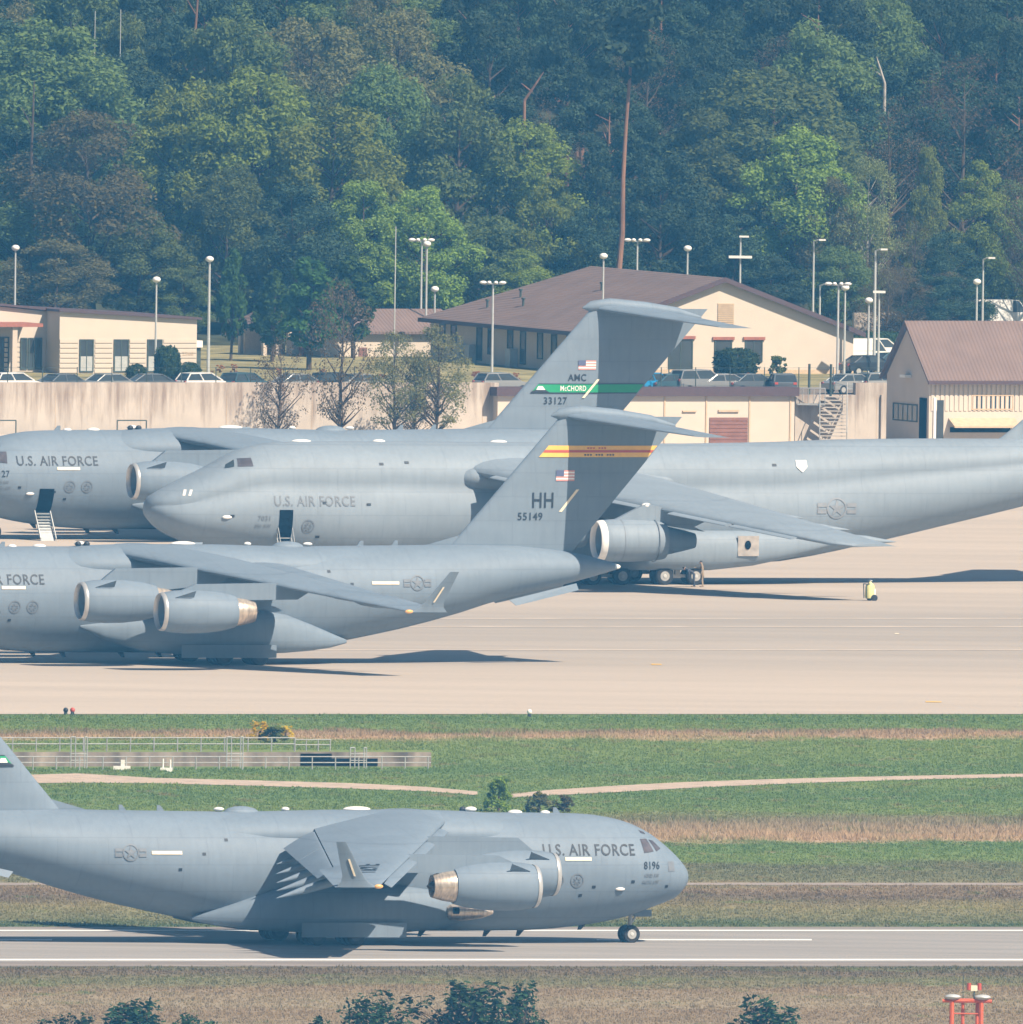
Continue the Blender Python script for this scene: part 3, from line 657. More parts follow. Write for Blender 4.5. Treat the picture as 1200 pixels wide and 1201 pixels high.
def concrete_mat():
    m = mat('apron_concrete', (.45, .39, .335), .9, var=.07, vscale=.16, stretch=(.12, 1, 1), spec=.2)
    nt = m.node_tree; n = nt.nodes; l = nt.links; b = n['Principled BSDF']; r = n[m['ramp']]
    tc = n.new('ShaderNodeTexCoord')
    br = n.new('ShaderNodeTexBrick'); br.offset = 0; br.inputs['Scale'].default_value = 1; br.inputs['Brick Width'].default_value = 600; br.inputs['Row Height'].default_value = 9; br.inputs['Mortar Size'].default_value = .09
    br.inputs['Color1'].default_value = (.94, .94, .94, 1); br.inputs['Color2'].default_value = (1.04, 1.03, 1.02, 1); br.inputs['Mortar'].default_value = (.74, .73, .72, 1); spx = n.new('ShaderNodeSeparateXYZ'); l.new(tc.outputs['Object'], spx.inputs[0])
    ma = n.new('ShaderNodeMath'); ma.operation = 'MULTIPLY_ADD'; ma.inputs[1].default_value = math.sin(ROLL) / CAM_H; ma.inputs[2].default_value = 1.0; l.new(spx.outputs['X'], ma.inputs[0])
    dv = n.new('ShaderNodeMath'); dv.operation = 'DIVIDE'; l.new(spx.outputs['Y'], dv.inputs[0]); l.new(ma.outputs[0], dv.inputs[1])
    cx = n.new('ShaderNodeCombineXYZ'); l.new(spx.outputs['X'], cx.inputs[0]); l.new(dv.outputs[0], cx.inputs[1])
    mpb = n.new('ShaderNodeMapping'); mpb.inputs['Location'].default_value = (320, 2, 0); l.new(cx.outputs[0], mpb.inputs[0]); l.new(mpb.outputs[0], br.inputs['Vector'])
    mx = n.new('ShaderNodeMix'); mx.data_type = 'RGBA'; mx.blend_type = 'MULTIPLY'; mx.inputs[0].default_value = .85
    l.new(r.outputs[0], mx.inputs[6]); l.new(br.outputs['Color'], mx.inputs[7])
    # a darker taxi lane worn across the middle, and oily patches
    sp = n.new('ShaderNodeSeparateXYZ'); l.new(tc.outputs['Object'], sp.inputs[0])
    nz = n.new('ShaderNodeTexNoise'); nz.inputs['Scale'].default_value = .05; nz.inputs['Detail'].default_value = 5; l.new(tc.outputs['Object'], nz.inputs['Vector'])
    ad = n.new('ShaderNodeMath'); ad.operation = 'MULTIPLY_ADD'; ad.inputs[1].default_value = 14; l.new(nz.outputs['Fac'], ad.inputs[0]); l.new(dv.outputs[0], ad.inputs[2])
    mr = n.new('ShaderNodeMapRange'); mr.inputs[1].default_value = 2700 * DS; mr.inputs[2].default_value = 3300 * DS; l.new(ad.outputs[0], mr.inputs[0])
    cr = n.new('ShaderNodeValToRGB'); e = cr.color_ramp.elements
    def pos(py): return (yd(py) + 7 - 2700 * DS) / (600 * DS)
    stops = [(838, 1.0), (812, 1.04), (790, 1.0), (778, .88), (745, .82), (726, .78), (718, .90), (700, .99), (680, 1.0), (640, 1.04), (560, 1.0)]
    e[0].position = pos(838); e[0].color = (1, 1, 1, 1); e[1].position = pos(560); e[1].color = (1, 1, 1, 1)
    for py, v in stops[1:-1]: q = e.new(pos(py)); q.color = (v, v + (1 - v) * .12, v + (1 - v) * .25, 1)
    l.new(mr.outputs[0], cr.inputs[0])
    mx2 = n.new('ShaderNodeMix'); mx2.data_type = 'RGBA'; mx2.blend_type = 'MULTIPLY'; mx2.inputs[0].default_value = 1
    l.new(mx.outputs[2], mx2.inputs[6]); l.new(cr.outputs[0], mx2.inputs[7]); l.new(mx2.outputs[2], b.inputs['Base Color'])
    return m
M['apron'] = concrete_mat()

def sheet(name, pts, z, m):
    mb = MB(); mb.add([(a, b, z) for a, b in pts], [tuple(range(len(pts)))]); return struct(mb.obj(name, m))
def strip(name, y0, y1, z, m, x0=-900, x1=900, w=0.0):
    return sheet(name, [(x0, yd(y0)), (x1, yd(y0)), (x1, yd(y1)), (x0, yd(y1))], z, m)
sheet('ground', [(-1000, -350), (1000, -350), (1000, 5900), (-1000, 5900)], 0.0, M['field'])
sheet('apron', [(-900, yd(838)), (900, yd(838)), (900, D_WALL + .3), (-900, D_WALL + .3)], .03, M['apron'])
strip('runway_shoulder', 1134, 1087.5, .02, M['shoulder'])
strip('runway', 1129, 1090, .035, M['runway'])
strip('runway_edge_line', 1127.6, 1125.6, .05, M['roadpaint'])
strip('runway_edge_line', 1093.0, 1091.6, .05, M['roadpaint'])
strip('runway_centre_line', 1104.0, 1102.4, .05, M['roadpaint'], XW(700, 2660 * DS), XW(953, 2660 * DS))
strip('runway_centre_line', 1104.0, 1102.4, .05, M['roadpaint'], XW(-300, 2660 * DS), XW(60, 2660 * DS))
strip('service_road', 1038.4, 1035.8, .02, mat('service_road_grey', (.30, .25, .22), .9, var=.25, vscale=.6))
for y in (735.5, 763, 726): strip('apron_joint_line', y + .5, y - .5, .045, mat('worn_paint', (.53, .455, .385), .8, var=.2, vscale=.3))
# dirt path winding through the grass
def ribbon(name, ctr, z, m):
    mb = MB(); v = []
    for x, y, h in ctr: a, b = G(x, y + h), G(x, y - h); v += [(a.x, a.y, z), (b.x, b.y, z)]
    mb.add(v, [(2 * i, 2 * i + 2, 2 * i + 3, 2 * i + 1) for i in range(len(ctr) - 1)]); return struct(mb.obj(name, m))
PATH_A = [(-400, 912, 5), (40, 914, 5), (90, 913, 5.5), (180, 916, 3.2), (300, 919, 3.2), (420, 922.5, 3.2), (500, 926, 2.6), (560, 931, 2.2)]
PATH_B = [(600, 934, 2.0), (640, 930.5, 3.2), (720, 926, 3.8), (800, 921.5, 3.6), (900, 917.5, 3.0), (1000, 914.5, 2.6), (1100, 912, 2.2), (1200, 910, 2.0), (1700, 905, 2.0)]
ribbon('dirt_path', PATH_A, .03, M['path']); ribbon('dirt_path', PATH_B, .03, M['path'])

# grass blades over the visible field
def path_gap(xp, yp):
    k = np.zeros(len(xp), bool)
    for P in (PATH_A, PATH_B):
        xs = [q[0] for q in P]; c = np.interp(xp, xs, [q[1] for q in P], left=-999, right=-999); h = np.interp(xp, xs, [q[2] for q in P])
        k |= np.abs(yp - c) < h
    return k
def build_grass():
    rng = np.random.default_rng(5)
    d0, d1 = yd(1212), yd(839); n = 190000
    Y = d0 + (d1 - d0) * rng.random(n); X = (rng.random(n) - .5) * 76
    yp = YH + FPX * CAM_H / (Y * math.cos(PITCH) + CAM_H * math.sin(PITCH)) * 1.0
    # exact enough inverse of G for bands
    tab_y = np.linspace(800, 1260, 400); tab_d = np.array([yd(q) for q in tab_y]); yp = np.interp(Y, tab_d[::-1], tab_y[::-1])
    xp = 600 + X / Y * FPX
    ok = ~((yp > 1087) & (yp < 1134.5)) & ~((yp > 1035.4) & (yp < 1039)) & ~path_gap(xp, yp) & ~((xp < 508) & (yp > 880) & (yp < 901))
    X, Y, yp, xp = X[ok], Y[ok], yp[ok], xp[ok]; n = len(X)
    h = .05 + .08 * rng.random(n)
    tall = (yp > 962) & (yp < 986); h[tall] *= 2.6
    tall = (yp > 857) & (yp < 866); h[tall] *= 1.8
    cl = np.sin(X * .9 + np.sin(Y * .4) * 2) * np.sin(Y * .35 + X * .21); h *= 1 + .6 * np.clip(cl, 0, 1)
    nb = 4
    X, Y, h = np.repeat(X, nb), np.repeat(Y, nb), np.repeat(h, nb); N = len(X)
    X = X + rng.normal(0, .14, N); Y = Y + rng.normal(0, .14, N); h = h * (.6 + .7 * rng.random(N)); a = rng.random(N) * np.pi; w = .03 + .05 * rng.random(N)
    lx, ly = rng.normal(0, .35, N) * h, rng.normal(0, .35, N) * h
    V = np.empty((N, 3, 3), np.float32)
    V[:, 0] = np.stack([X - w * np.cos(a), Y - w * np.sin(a), np.zeros(N)], 1); V[:, 1] = np.stack([X + w * np.cos(a), Y + w * np.sin(a), np.zeros(N)], 1); V[:, 2] = np.stack([X + lx, Y + ly, h], 1)
    return fast_mesh('meadow_grass', V.reshape(-1, 3), 3, band_mat('grass_blades', True))
def fast_mesh(name, V, k, m):
    """V: consecutive groups of k vertices, one face each"""
    me = bpy.data.meshes.new(name); nv = len(V); nf = nv // k
    me.vertices.add(nv); me.vertices.foreach_set('co', np.ascontiguousarray(V, np.float32).ravel())
    me.loops.add(nv); me.loops.foreach_set('vertex_index', np.arange(nv, dtype=np.int32))
    me.polygons.add(nf); me.polygons.foreach_set('loop_start', np.arange(0, nv, k, dtype=np.int32))
    me.materials.append(m); me.update(calc_edges=True); me.validate(); return me
o = link('meadow_grass', build_grass()); tag(o, 'dry and green grass growing in strips beside the runway', 'grass', kind='stuff')

# terrace of the car park, lawn and wooded hillside behind
sheet('car_park', [(-500, D_WALL + .4), (500, D_WALL + .4), (500, 3310 * DS), (-500, 3310 * DS)], TZ, M['carpark'])
sheet('lawn', [(-500, 3310 * DS), (500, 3310 * DS), (500, 3379 * DS), (-500, 3379 * DS)], TZ, M['lawn'])
mb = MB(); nx, ny = 60, 40; v = []
for j in range(ny + 1):
    for i in range(nx + 1):
        x = -500 + 1000 * i / nx; d = (3378 + (j / ny) ** 1.3 * 480) * DS; v.append((x, d, terrain(x, d) - .02 * (j == 0)))
mb.add(v, [(j * (nx + 1) + i, j * (nx + 1) + i + 1, (j + 1) * (nx + 1) + i + 1, (j + 1) * (nx + 1) + i) for j in range(ny) for i in range(nx)])
struct(mb.obj('hillside', M['litter'], None, True, 180))

# ------------------------------------------------------------------ trees
def leaf_mat(name, c, var=.2, trans=.45):
    m = bpy.data.materials.new(name); m.use_nodes = True; nt = m.node_tree; n = nt.nodes; l = nt.links; n.remove(n['Principled BSDF'])
    ge = n.new('ShaderNodeNewGeometry'); oi = n.new('ShaderNodeObjectInfo')
    hs = n.new('ShaderNodeHueSaturation'); hs.inputs['Color'].default_value = c + (1,)
    mr = n.new('ShaderNodeMapRange'); mr.inputs[3].default_value = 1 - var; mr.inputs[4].default_value = 1 + var; l.new(ge.outputs['Random Per Island'], mr.inputs[0])
    m2 = n.new('ShaderNodeMapRange'); m2.inputs[3].default_value = .75; m2.inputs[4].default_value = 1.25; l.new(oi.outputs['Random'], m2.inputs[0])
    mm = n.new('ShaderNodeMath'); mm.operation = 'MULTIPLY'; l.new(mr.outputs[0], mm.inputs[0]); l.new(m2.outputs[0], mm.inputs[1]); l.new(mm.outputs[0], hs.inputs['Value'])
    m3 = n.new('ShaderNodeMapRange'); m3.inputs[3].default_value = .48; m3.inputs[4].default_value = .52; l.new(oi.outputs['Random'], m3.inputs[0]); l.new(m3.outputs[0], hs.inputs['Hue'])
    df = n.new('ShaderNodeBsdfDiffuse'); tr = n.new('ShaderNodeBsdfTranslucent'); mx = n.new('ShaderNodeMixShader'); mx.inputs[0].default_value = trans
    l.new(hs.outputs[0], df.inputs[0]); l.new(hs.outputs[0], tr.inputs[0]); l.new(df.outputs[0], mx.inputs[1]); l.new(tr.outputs[0], mx.inputs[2]); l.new(mx.outputs[0], n['Material Output'].inputs[0])
    return m
LEAF = {'bright': leaf_mat('leaf_bright', (.23, .30, .06)), 'mid': leaf_mat('leaf_mid', (.155, .205, .07)), 'dark': leaf_mat('needle_dark', (.05, .078, .045), .4, .15),
        'olive': leaf_mat('leaf_olive', (.19, .18, .08)), 'pale': leaf_mat('leaf_pale', (.24, .26, .10)), 'bare': leaf_mat('bud_brown', (.17, .135, .075)),
        'hedge': leaf_mat('leaf_hedge', (.065, .105, .04)), 'orange': leaf_mat('leaf_orange', (.40, .15, .07)), 'flower': leaf_mat('flower_yellow', (.80, .62, .04)), 'near': leaf_mat('leaf_dark_green', (.035, .065, .03), .45, .25)}
M['bark'] = mat('bark_brown', (.10, .075, .055), .9, var=.35, vscale=2, stretch=(1, 1, .2), spec=.1)
M['pinebark'] = mat('pine_bark_red', (.24, .135, .09), .9, var=.3, vscale=1.5, stretch=(1, 1, .3), spec=.1)
M['birch'] = mat('birch_bark', (.40, .37, .33), .8, var=.35, vscale=2.5, spec=.1)

def leaves(rng, P, Nrm, size, el=1.5):
    """quads around points P with rough normals Nrm"""
    n = len(P); Nn = Nrm + rng.normal(0, .75, (n, 3)); Nn /= np.linalg.norm(Nn, axis=1)[:, None] + 1e-9
    A = np.cross(Nn, rng.normal(0, 1, (n, 3))); A /= np.linalg.norm(A, axis=1)[:, None] + 1e-9; B = np.cross(Nn, A)
    s = size * (.55 + .9 * rng.random(n))[:, None]; A = A * s * el * .5; B = B * s * .5
    V = np.stack([P - A * 1.0, P - B * .8 + A * .15, P + A, P + B * .8 - A * .1], 1); return V.reshape(-1, 3)

def crown_points(rng, kind, H, Rr):
    lobes = []
    if kind == 'round': n, z0 = 85, .22
    elif kind == 'tall': n, z0 = 80, .12
    elif kind == 'pine': n, z0 = 46, .50
    elif kind == 'spruce': n, z0 = 90, .12
    elif kind == 'shoots': n, z0 = 330, .2
    elif kind == 'column': n, z0 = 60, .22
    elif kind == 'airy': n, z0 = 70, .2
    LD = [(rng.uniform(0, .8), rng.uniform(0, 6.28), rng.uniform(.72, 1)) for _ in range(9)]; LD[0] = (0, 0, 1.0)
    for _ in range(n):
        t = rng.random(); a = rng.random() * 2 * math.pi; sh = rng.uniform(.35, 1.0) ** .6
        z = z0 + (1 - z0) * t
        if kind in ('round', 'airy'): r = (math.sin(math.pi * (.12 + .83 * t ** .9)) ** .7)
        elif kind == 'tall': r = (1 - t) ** .55 * (.35 + .9 * min(1, t * 4)) * .95
        elif kind == 'shoots': r = (1 - t) ** .8 * (1 + .35 * math.sin(3 * a + 1))
        elif kind == 'pine': r = math.sin(math.pi * (.18 + .78 * t)) ** .8
        elif kind == 'spruce': r = (1 - t) ** .85
        else: r = min(1, (t + .08) * 3.2) * (1 - t) ** .45
        if kind == 'shoots':
            q, qa, qh = LD[rng.integers(0, 9)]; zz = qh * (.25 + .75 * t ** .8); rj = (.10 + .42 * (1 - t)) * Rr * sh
            lobes.append((q * Rr * .8 * math.cos(qa) + rj * math.cos(a), q * Rr * .8 * math.sin(qa) + rj * math.sin(a), zz * H * .97, .6)); continue
        rr = r * sh * Rr; lobes.append((rr * math.cos(a), rr * math.sin(a), z * H * .97, r))
    return lobes
def make_tree_meshes(seed, kind, leafm, barkm, H=16., Rr=4.5, nl=130, size=.42, flat=.55, dens=1.0, name='crown'):
    rng = np.random.default_rng(seed); L = crown_points(rng, kind, H, Rr); V = []
    lean = rng.normal(0, .02, 2)
    for x, y, z, r in L:
        x += lean[0] * z; y += lean[1] * z
        lr = Rr * (.17 + .15 * rng.random()) * (.6 + .5 * r); lr = max(lr, .45 * Rr / 4.5)
        if kind == 'shoots': lr = Rr * rng.uniform(.07, .14)
        k = int(nl * dens * (lr / (Rr * .33)) ** 2) + 8
        D = rng.normal(0, 1, (k, 3)); D[:, 2] = D[:, 2] * .8 + .25; D /= np.linalg.norm(D, axis=1)[:, None]
        rad = rng.uniform(.55, 1.05, k)[:, None]
        P = np.array([x, y, z]) + D * rad * np.array([lr, lr, lr * flat]); 
        P[:, 2] -= .12 * lr * (np.hypot(P[:, 0] - x, P[:, 1] - y) / lr) ** 2
        V.append(leaves(rng, P, D * .8 + np.array([0, 0, .55]), size))
    crown = fast_mesh(name, np.concatenate(V), 4, leafm)
    mb = MB(); r0 = Rr * .062 if kind != 'column' else Rr * .09
    pts = [(lean[0] * t * H + .12 * math.sin(t * 5 + seed), lean[1] * t * H + .1 * math.cos(t * 4 + seed), t * H) for t in (0, .15, .3, .45, .6, .75, .92)]
    for i in range(len(pts) - 1):
        a, b = 1 - i / 6.4, 1 - (i + 1) / 6.4; mb.tube(pts[i], pts[i + 1], r0 * a, r0 * b, 7)
    for x, y, z, r in L[::2]:
        zb = max(H * .12, z - np.hypot(x, y) * .75 - .3); t = zb / H; q = (lean[0] * zb, lean[1] * zb, zb)
        m_ = ((q[0] + x) / 2 + rng.normal(0, .12), (q[1] + y) / 2 + rng.normal(0, .12), (zb + z) / 2 - .1)
        rb = r0 * .42 * (1 - t) + .02; mb.tube(q, m_, rb, rb * .65, 5); mb.tube(m_, (x, y, z), rb * .65, rb * .2, 5)
    trunk = mb.mesh('trunk', barkm, True)
    return crown, trunk
VAR = {}
sd = 10
for key, kind, lf, bk, n_, size, flat, dens in (
        ('bright', 'round', 'bright', 'bark', 3, .46, .5, 1.0), ('mid', 'round', 'mid', 'bark', 3, .44, .55, 1.0), ('tall', 'tall', 'bright', 'bark', 2, .42, .6, 1.0), ('midtall', 'tall', 'mid', 'bark', 2, .42, .6, 1.0),
        ('pine', 'pine', 'dark', 'pinebark', 3, .40, .5, 1.5), ('spruce', 'spruce', 'dark', 'bark', 2, .42, .45, 1.0), ('darkbroad', 'round', 'dark', 'bark', 2, .44, .55, 1.0), ('olive', 'round', 'olive', 'bark', 2, .40, .5, .8),
        ('pale', 'airy', 'pale', 'birch', 2, .36, .8, .55), ('bare', 'airy', 'bare', 'bark', 2, .26, .8, .3)):
    VAR[key] = []
    for k in range(n_):
        sd += 1; VAR[key].append(make_tree_meshes(sd, kind, LEAF[lf], M[bk], nl=560, size=size * .42, flat=max(flat, .8), dens=dens))
def tree(name, label, cat, key, vi, pos, H, Rr, rz, group=None):
    c, tk = VAR[key][vi % len(VAR[key])]
    t = thing(name, label, cat, pos, rz, group, (Rr / 4.5, Rr / 4.5, H / 16.))
    link('crown', c, t); link('trunk', tk, t); return t

KIND = {'bright': ('bright green broadleaf tree', 'broadleaf_tree'), 'mid': ('mid green broadleaf tree', 'broadleaf_tree'), 'tall': ('fresh green upright tree', 'broadleaf_tree'), 'midtall': ('dull green upright tree', 'broadleaf_tree'),
        'pine': ('dark pine with a high crown', 'pine_tree'), 'spruce': ('dark pointed spruce', 'spruce_tree'), 'darkbroad': ('dark bluish green tree', 'broadleaf_tree'), 'olive': ('brownish budding tree', 'broadleaf_tree'),
        'pale': ('pale thin-leaved birch', 'birch_tree'), 'bare': ('bare brown twiggy tree', 'broadleaf_tree')}
MARKS = [(90, "the flat building's left end"), (180, "the flat building's middle"), (250, 'the tall left lamp'), (350, 'the brown pavilion'), (440, 'the columnar trees'), (530, 'the small annex'), (620, "the big roof's hip"), (700, "the big roof's ridge"),
         (790, 'the bare pine trunk'), (880, 'the gable peak'), (960, "the gable's right eave"), (1060, 'the gap between roofs'), (1130, "the right shed's ridge"), (9999, "the right shed's far end")]
TIER = ['at wood edge behind', 'second row behind', 'third row above', 'mid slope above', 'high above', 'topmost above']
used = {}
def forest(x, d, ytop, wpx, key, vi, rz, tier):
    d = d * DS; X = XW(x, d); z = terrain(X, d); s = FPX / (d * math.cos(PITCH) + (CAM_H - z) * math.sin(PITCH))
    yb = 600.5 - FPX * math.tan(math.atan2(z - CAM_H, d) + PITCH)
    H = max(5.5, (yb - ytop) / s); Rr = wpx / 2 / s
    mk = next(t for lim, t in MARKS if x < lim); kd, nm = KIND[key]
    lab = kd + ' ' + TIER[tier] + ' ' + mk
    used.setdefault(lab, []).append(tree(nm, lab, 'tree', key, vi, (X, d, z - .1), H, Rr, rz, 'trees of the wooded hillside'))

rnd = random.Random(4)
EXPL = [  # x, distance, top row, width, kind: the trees one can single out in the picture
    (25, 3392, 215, 150, 'mid'), (110, 3390, 128, 165, 'olive'), (60, 3386, 280, 120, 'olive'), (160, 3388, 250, 110, 'mid'), (215, 3386, 312, 66, 'midtall'), (205, 3400, 95, 130, 'bright'), (45, 3412, 20, 190, 'mid'), (130, 3420, 60, 150, 'darkbroad'),
    (300, 3396, 82, 165, 'bright'), (262, 3388, 190, 110, 'mid'), (385, 3392, 120, 150, 'bright'), (345, 3386, 215, 110, 'darkbroad'), (425, 3387, 200, 110, 'tall'), (450, 3402, 70, 120, 'mid'), (530, 3394, 78, 150, 'midtall'), (500, 3386, 215, 110, 'bright'), (570, 3387, 250, 110, 'mid'),
    (620, 3394, 140, 130, 'bright'), (650, 3387, 205, 90, 'bright'), (610, 3384, 290, 90, 'tall'), (700, 3392, 150, 100, 'spruce'), (690, 3386, 240, 90, 'darkbroad'), (775, 3388, 180, 120, 'darkbroad'), (800, 3386, 270, 100, 'spruce'),
    (840, 3398, 120, 150, 'midtall'), (905, 3400, 75, 190, 'mid'), (925, 3390, 148, 130, 'bright'), (860, 3386, 250, 90, 'darkbroad'), (970, 3387, 205, 70, 'olive'), (905, 3384, 300, 80, 'darkbroad'), (1017, 3386, 180, 76, 'pale'), (985, 3384, 285, 70, 'mid'),
    (1088, 3390, 158, 60, 'tall'), (1072, 3385, 250, 76, 'bare'), (1030, 3384, 290, 70, 'bare'), (1145, 3397, 185, 90, 'tall'), (1190, 3398, 205, 100, 'midtall'), (1110, 3384, 270, 70, 'darkbroad'), (1160, 3400, 280, 90, 'bright'), (1215, 3390, 150, 90, 'bare'),
    (1130, 3404, 60, 150, 'bare'), (1040, 3402, 110, 120, 'bare'), (965, 3410, 20, 150, 'mid'), (270, 3412, 15, 150, 'mid'), (360, 3414, 20, 150, 'olive'), (235, 3424, -10, 120, 'pine'), (470, 3418, 10, 150, 'olive')]
for i, (x, d, yt, w, k) in enumerate(EXPL): forest(x, d, yt, w * 1.12, k, i, rnd.uniform(0, 6.28), 0 if d < 3393 else 1 if d < 3406 else 2)
for tier, d, yt, step in ((2, 3410, 110, 70), (3, 3424, 30, 78), (3, 3436, -10, 72), (4, 3452, -55, 80), (5, 3470, -90, 80)):
    x = -40 + rnd.uniform(0, 40)
    while x < 1240:
        left = x < 560
        k = rnd.choice(['mid', 'darkbroad', 'pine', 'darkbroad', 'midtall', 'mid', 'olive', 'spruce'] if left else ['pine', 'pine', 'darkbroad', 'spruce', 'pine', 'darkbroad', 'mid', 'bare'])
        forest(x, d + rnd.uniform(-4, 4), yt + rnd.uniform(-30, 45), rnd.uniform(105, 160), k, rnd.randrange(6), rnd.uniform(0, 6.28), tier)
        x += step * rnd.uniform(.7, 1.25)
# tell apart trees of one kind that stand behind the same landmark
for lab, ts in used.items():
    if len(ts) > 1:
        ts.sort(key=lambda o: o.scale.z, reverse=True)
        nm = ['tallest', 'second tallest', 'third tallest', 'fourth tallest', 'fifth tallest', 'sixth tallest']
        for q, o in enumerate(ts): o['label'] = (nm[q] if q < len(ts) - 1 or len(ts) > 6 else 'shortest') + ' ' + lab.replace('with a high crown ', '')

# bare red pine trunk leaning out of the wood
p0 = G(722, 330, TZ + .5); p0 = Vector((XW(722, 3383 * DS), 3383 * DS, terrain(0, 3383 * DS)))
t = thing('pine_tree', 'tall pine with a long bare reddish trunk rising over the big brown roof', 'tree', p0)
mb = MB(); hs = [0, 4, 8, 12, 16, 20, 23]
for a, b in zip(hs[:-1], hs[1:]): mb.tube((a * .036 + .1 * math.sin(a), 0, a), (b * .036 + .1 * math.sin(b), 0, b), .26 - a * .007, .26 - b * .007, 9)
mb.obj('trunk', M['pinebark'], t, True)
rng = np.random.default_rng(77); V = []
for k in range(16):
    c = np.array([1.0 + rng.normal(0, 1.5), rng.normal(0, 1.3), 20.5 + rng.uniform(-1, 4.5)]); D = rng.normal(0, 1, (150, 3)); D /= np.linalg.norm(D, axis=1)[:, None]
    V.append(leaves(rng, c + D * rng.uniform(.5, 1, (150, 1)) * np.array([1.3, 1.3, .6]), D + np.array([0, 0, .5]), .38))
link('crown', fast_mesh('crown', np.concatenate(V), 4, LEAF['dark']), t)
# dead snags and bare stems standing among the crowns
for x, y0, y1, dx, d, lab, mt in ((612, 118, 84, 22, 3400, 'broken pale dead snag leaning right above the hip roof', 'pinebark'), (1035, 98, 66, -10, 3414, 'crooked bare grey stem high among the trees on the right', 'birch'), (225, 40, -30, 4, 3416, 'thin brown pine stem near the top left of the wood', 'pinebark'), (34, 175, 95, 2, 3391, 'thin brown trunk among crowns at the left of the wood', 'bark')):
    d = d * DS; s = FPX / (d + 9); X = XW(x, d); z = terrain(X, d); yb = 600.5 - FPX * math.tan(math.atan2(z - CAM_H, d) + PITCH)
    t = thing('dead_tree', lab, 'tree', (X, d, z))
    h0, h1 = (yb - y0) / s, (yb - y1) / s; mb = MB(); mb.tube((0, 0, 0), (0, 0, h0 * .6), .17, .14); mb.tube((0, 0, h0 * .6), (0, -.3, h0), .14, .11); mb.tube((0, -.3, h0), (dx / s * .6, -.5, (h0 + h1) / 2 + .2), .11, .08); mb.tube((dx / s * .6, -.5, (h0 + h1) / 2 + .2), (dx / s, -.5, h1), .08, .03)
    mb.tube((dx / s * .4, -.4, h0 * .7 + h1 * .3), (dx / s * .4 - .8, -.7, h0 * .4 + h1 * .6), .07, .03, 5); mb.obj('trunk', M[mt], t, True)

# columnar hornbeams beside the pavilion
LEAF['column'] = leaf_mat('leaf_hornbeam', (.075, .14, .04))
CO = [make_tree_meshes(200 + k, 'column', LEAF['column'], M['bark'], H=7., Rr=1.6, nl=150, size=.22, flat=1.25) for k in range(3)]
for i, (x, yt, yb_, w, lab) in enumerate(((272, 292, 423, 38, 'columnar tree nearest the tall single lamp'), (321, 318, 424, 52, 'columnar tree in front of the pavilion'), (365, 298, 434, 70, 'broad columnar tree right of the pavilion'), (412, 300, 420, 62, 'columnar tree in front of the annex gable'))):
    p0 = G(x, yb_, TZ); s = ppm(p0); t = thing('columnar_tree', lab, 'tree', p0, i * 1.3, 'columnar trees', (w / 2 / s / 1.5, w / 2 / s / 1.5, (yb_ - yt) / s / 7.0))
    link('crown', CO[i % 3][0], t); link('trunk', CO[i % 3][1], t)
# thin street trees before the stained wall
BT = [make_tree_meshes(300 + k, 'airy', LEAF[lf], M['bark'], H=8., Rr=2.4, nl=170, size=.10, flat=.8, dens=dn) for k, (lf, dn) in enumerate((('bare', .35), ('olive', 1.1), ('bare', .4)))]
for i, (x, yt, w, v, lab) in enumerate(((327, 395, 62, 0, 'thin bare young tree before the left of the stained wall'), (400, 325, 78, 2, 'tall bare street tree with a straight dark trunk before the stained wall'), (462, 388, 66, 1, 'bushy olive tree left of its pair before the stained wall'), (510, 380, 76, 1, 'bushy olive tree nearest the low double lamp'), (487, 410, 66, 2, 'brown twiggy tree between two bushy olive trees'))):
    p0 = G(x, 525, 0); s = ppm(p0); t = thing('street_tree', lab, 'tree', p0, i * 2.1, 'street trees before the stained wall', (w / 2 / s / 2.2, w / 2 / s / 2.2, (525 - yt) / s / 8.0))
    link('crown', BT[v][0], t); link('trunk', BT[v][1], t)

def bush_mesh(seed, m, r=(1, 1, 1), n=2600, size=.14, box=False):
    rng = np.random.default_rng(seed); D = rng.normal(0, 1, (n, 3)); D /= np.linalg.norm(D, axis=1)[:, None]
    if box:
        D = np.concatenate([D, D]); n *= 2; q = (np.abs(D) ** 3.2).sum(1) ** (1 / 3.2); D = D / q[:, None]
    P = D * rng.uniform(.78, 1.04, (n, 1)) * (1 + .07 * np.sin(D[:, :1] * 9) * np.cos(D[:, 1:2] * 8)) * np.array(r); P[:, 2] += r[2]
    return fast_mesh('foliage', leaves(rng, P, D, size), 4, m)
BU = [bush_mesh(401, LEAF['hedge']), bush_mesh(402, LEAF['hedge'], box=True), bush_mesh(403, LEAF['orange'], n=900), bush_mesh(404, LEAF['mid'], n=1500), bush_mesh(405, LEAF['flower'], n=700), bush_mesh(406, LEAF['olive'], n=1500)]
def shrub_mesh(seed, m, n=34, k=70, size=.13, up=1.0):
    rng = np.random.default_rng(seed); V = []
    for _ in range(n):
        a = rng.random() * 6.28; t = rng.random() ** .7; r = (1 - .55 * t) * rng.random() ** .5; c = np.array([r * math.cos(a), r * math.sin(a), t * 1.75])
        D = rng.normal(0, 1, (k, 3)); D /= np.linalg.norm(D, axis=1)[:, None]; q = rng.uniform(.10, .26)
        V.append(leaves(rng, c + D * rng.uniform(.4, 1.1, (k, 1)) * np.array([q, q, q * 1.25 * up]), D + np.array([0, 0, .5]), size))
    return fast_mesh('foliage', np.concatenate(V), 4, m)
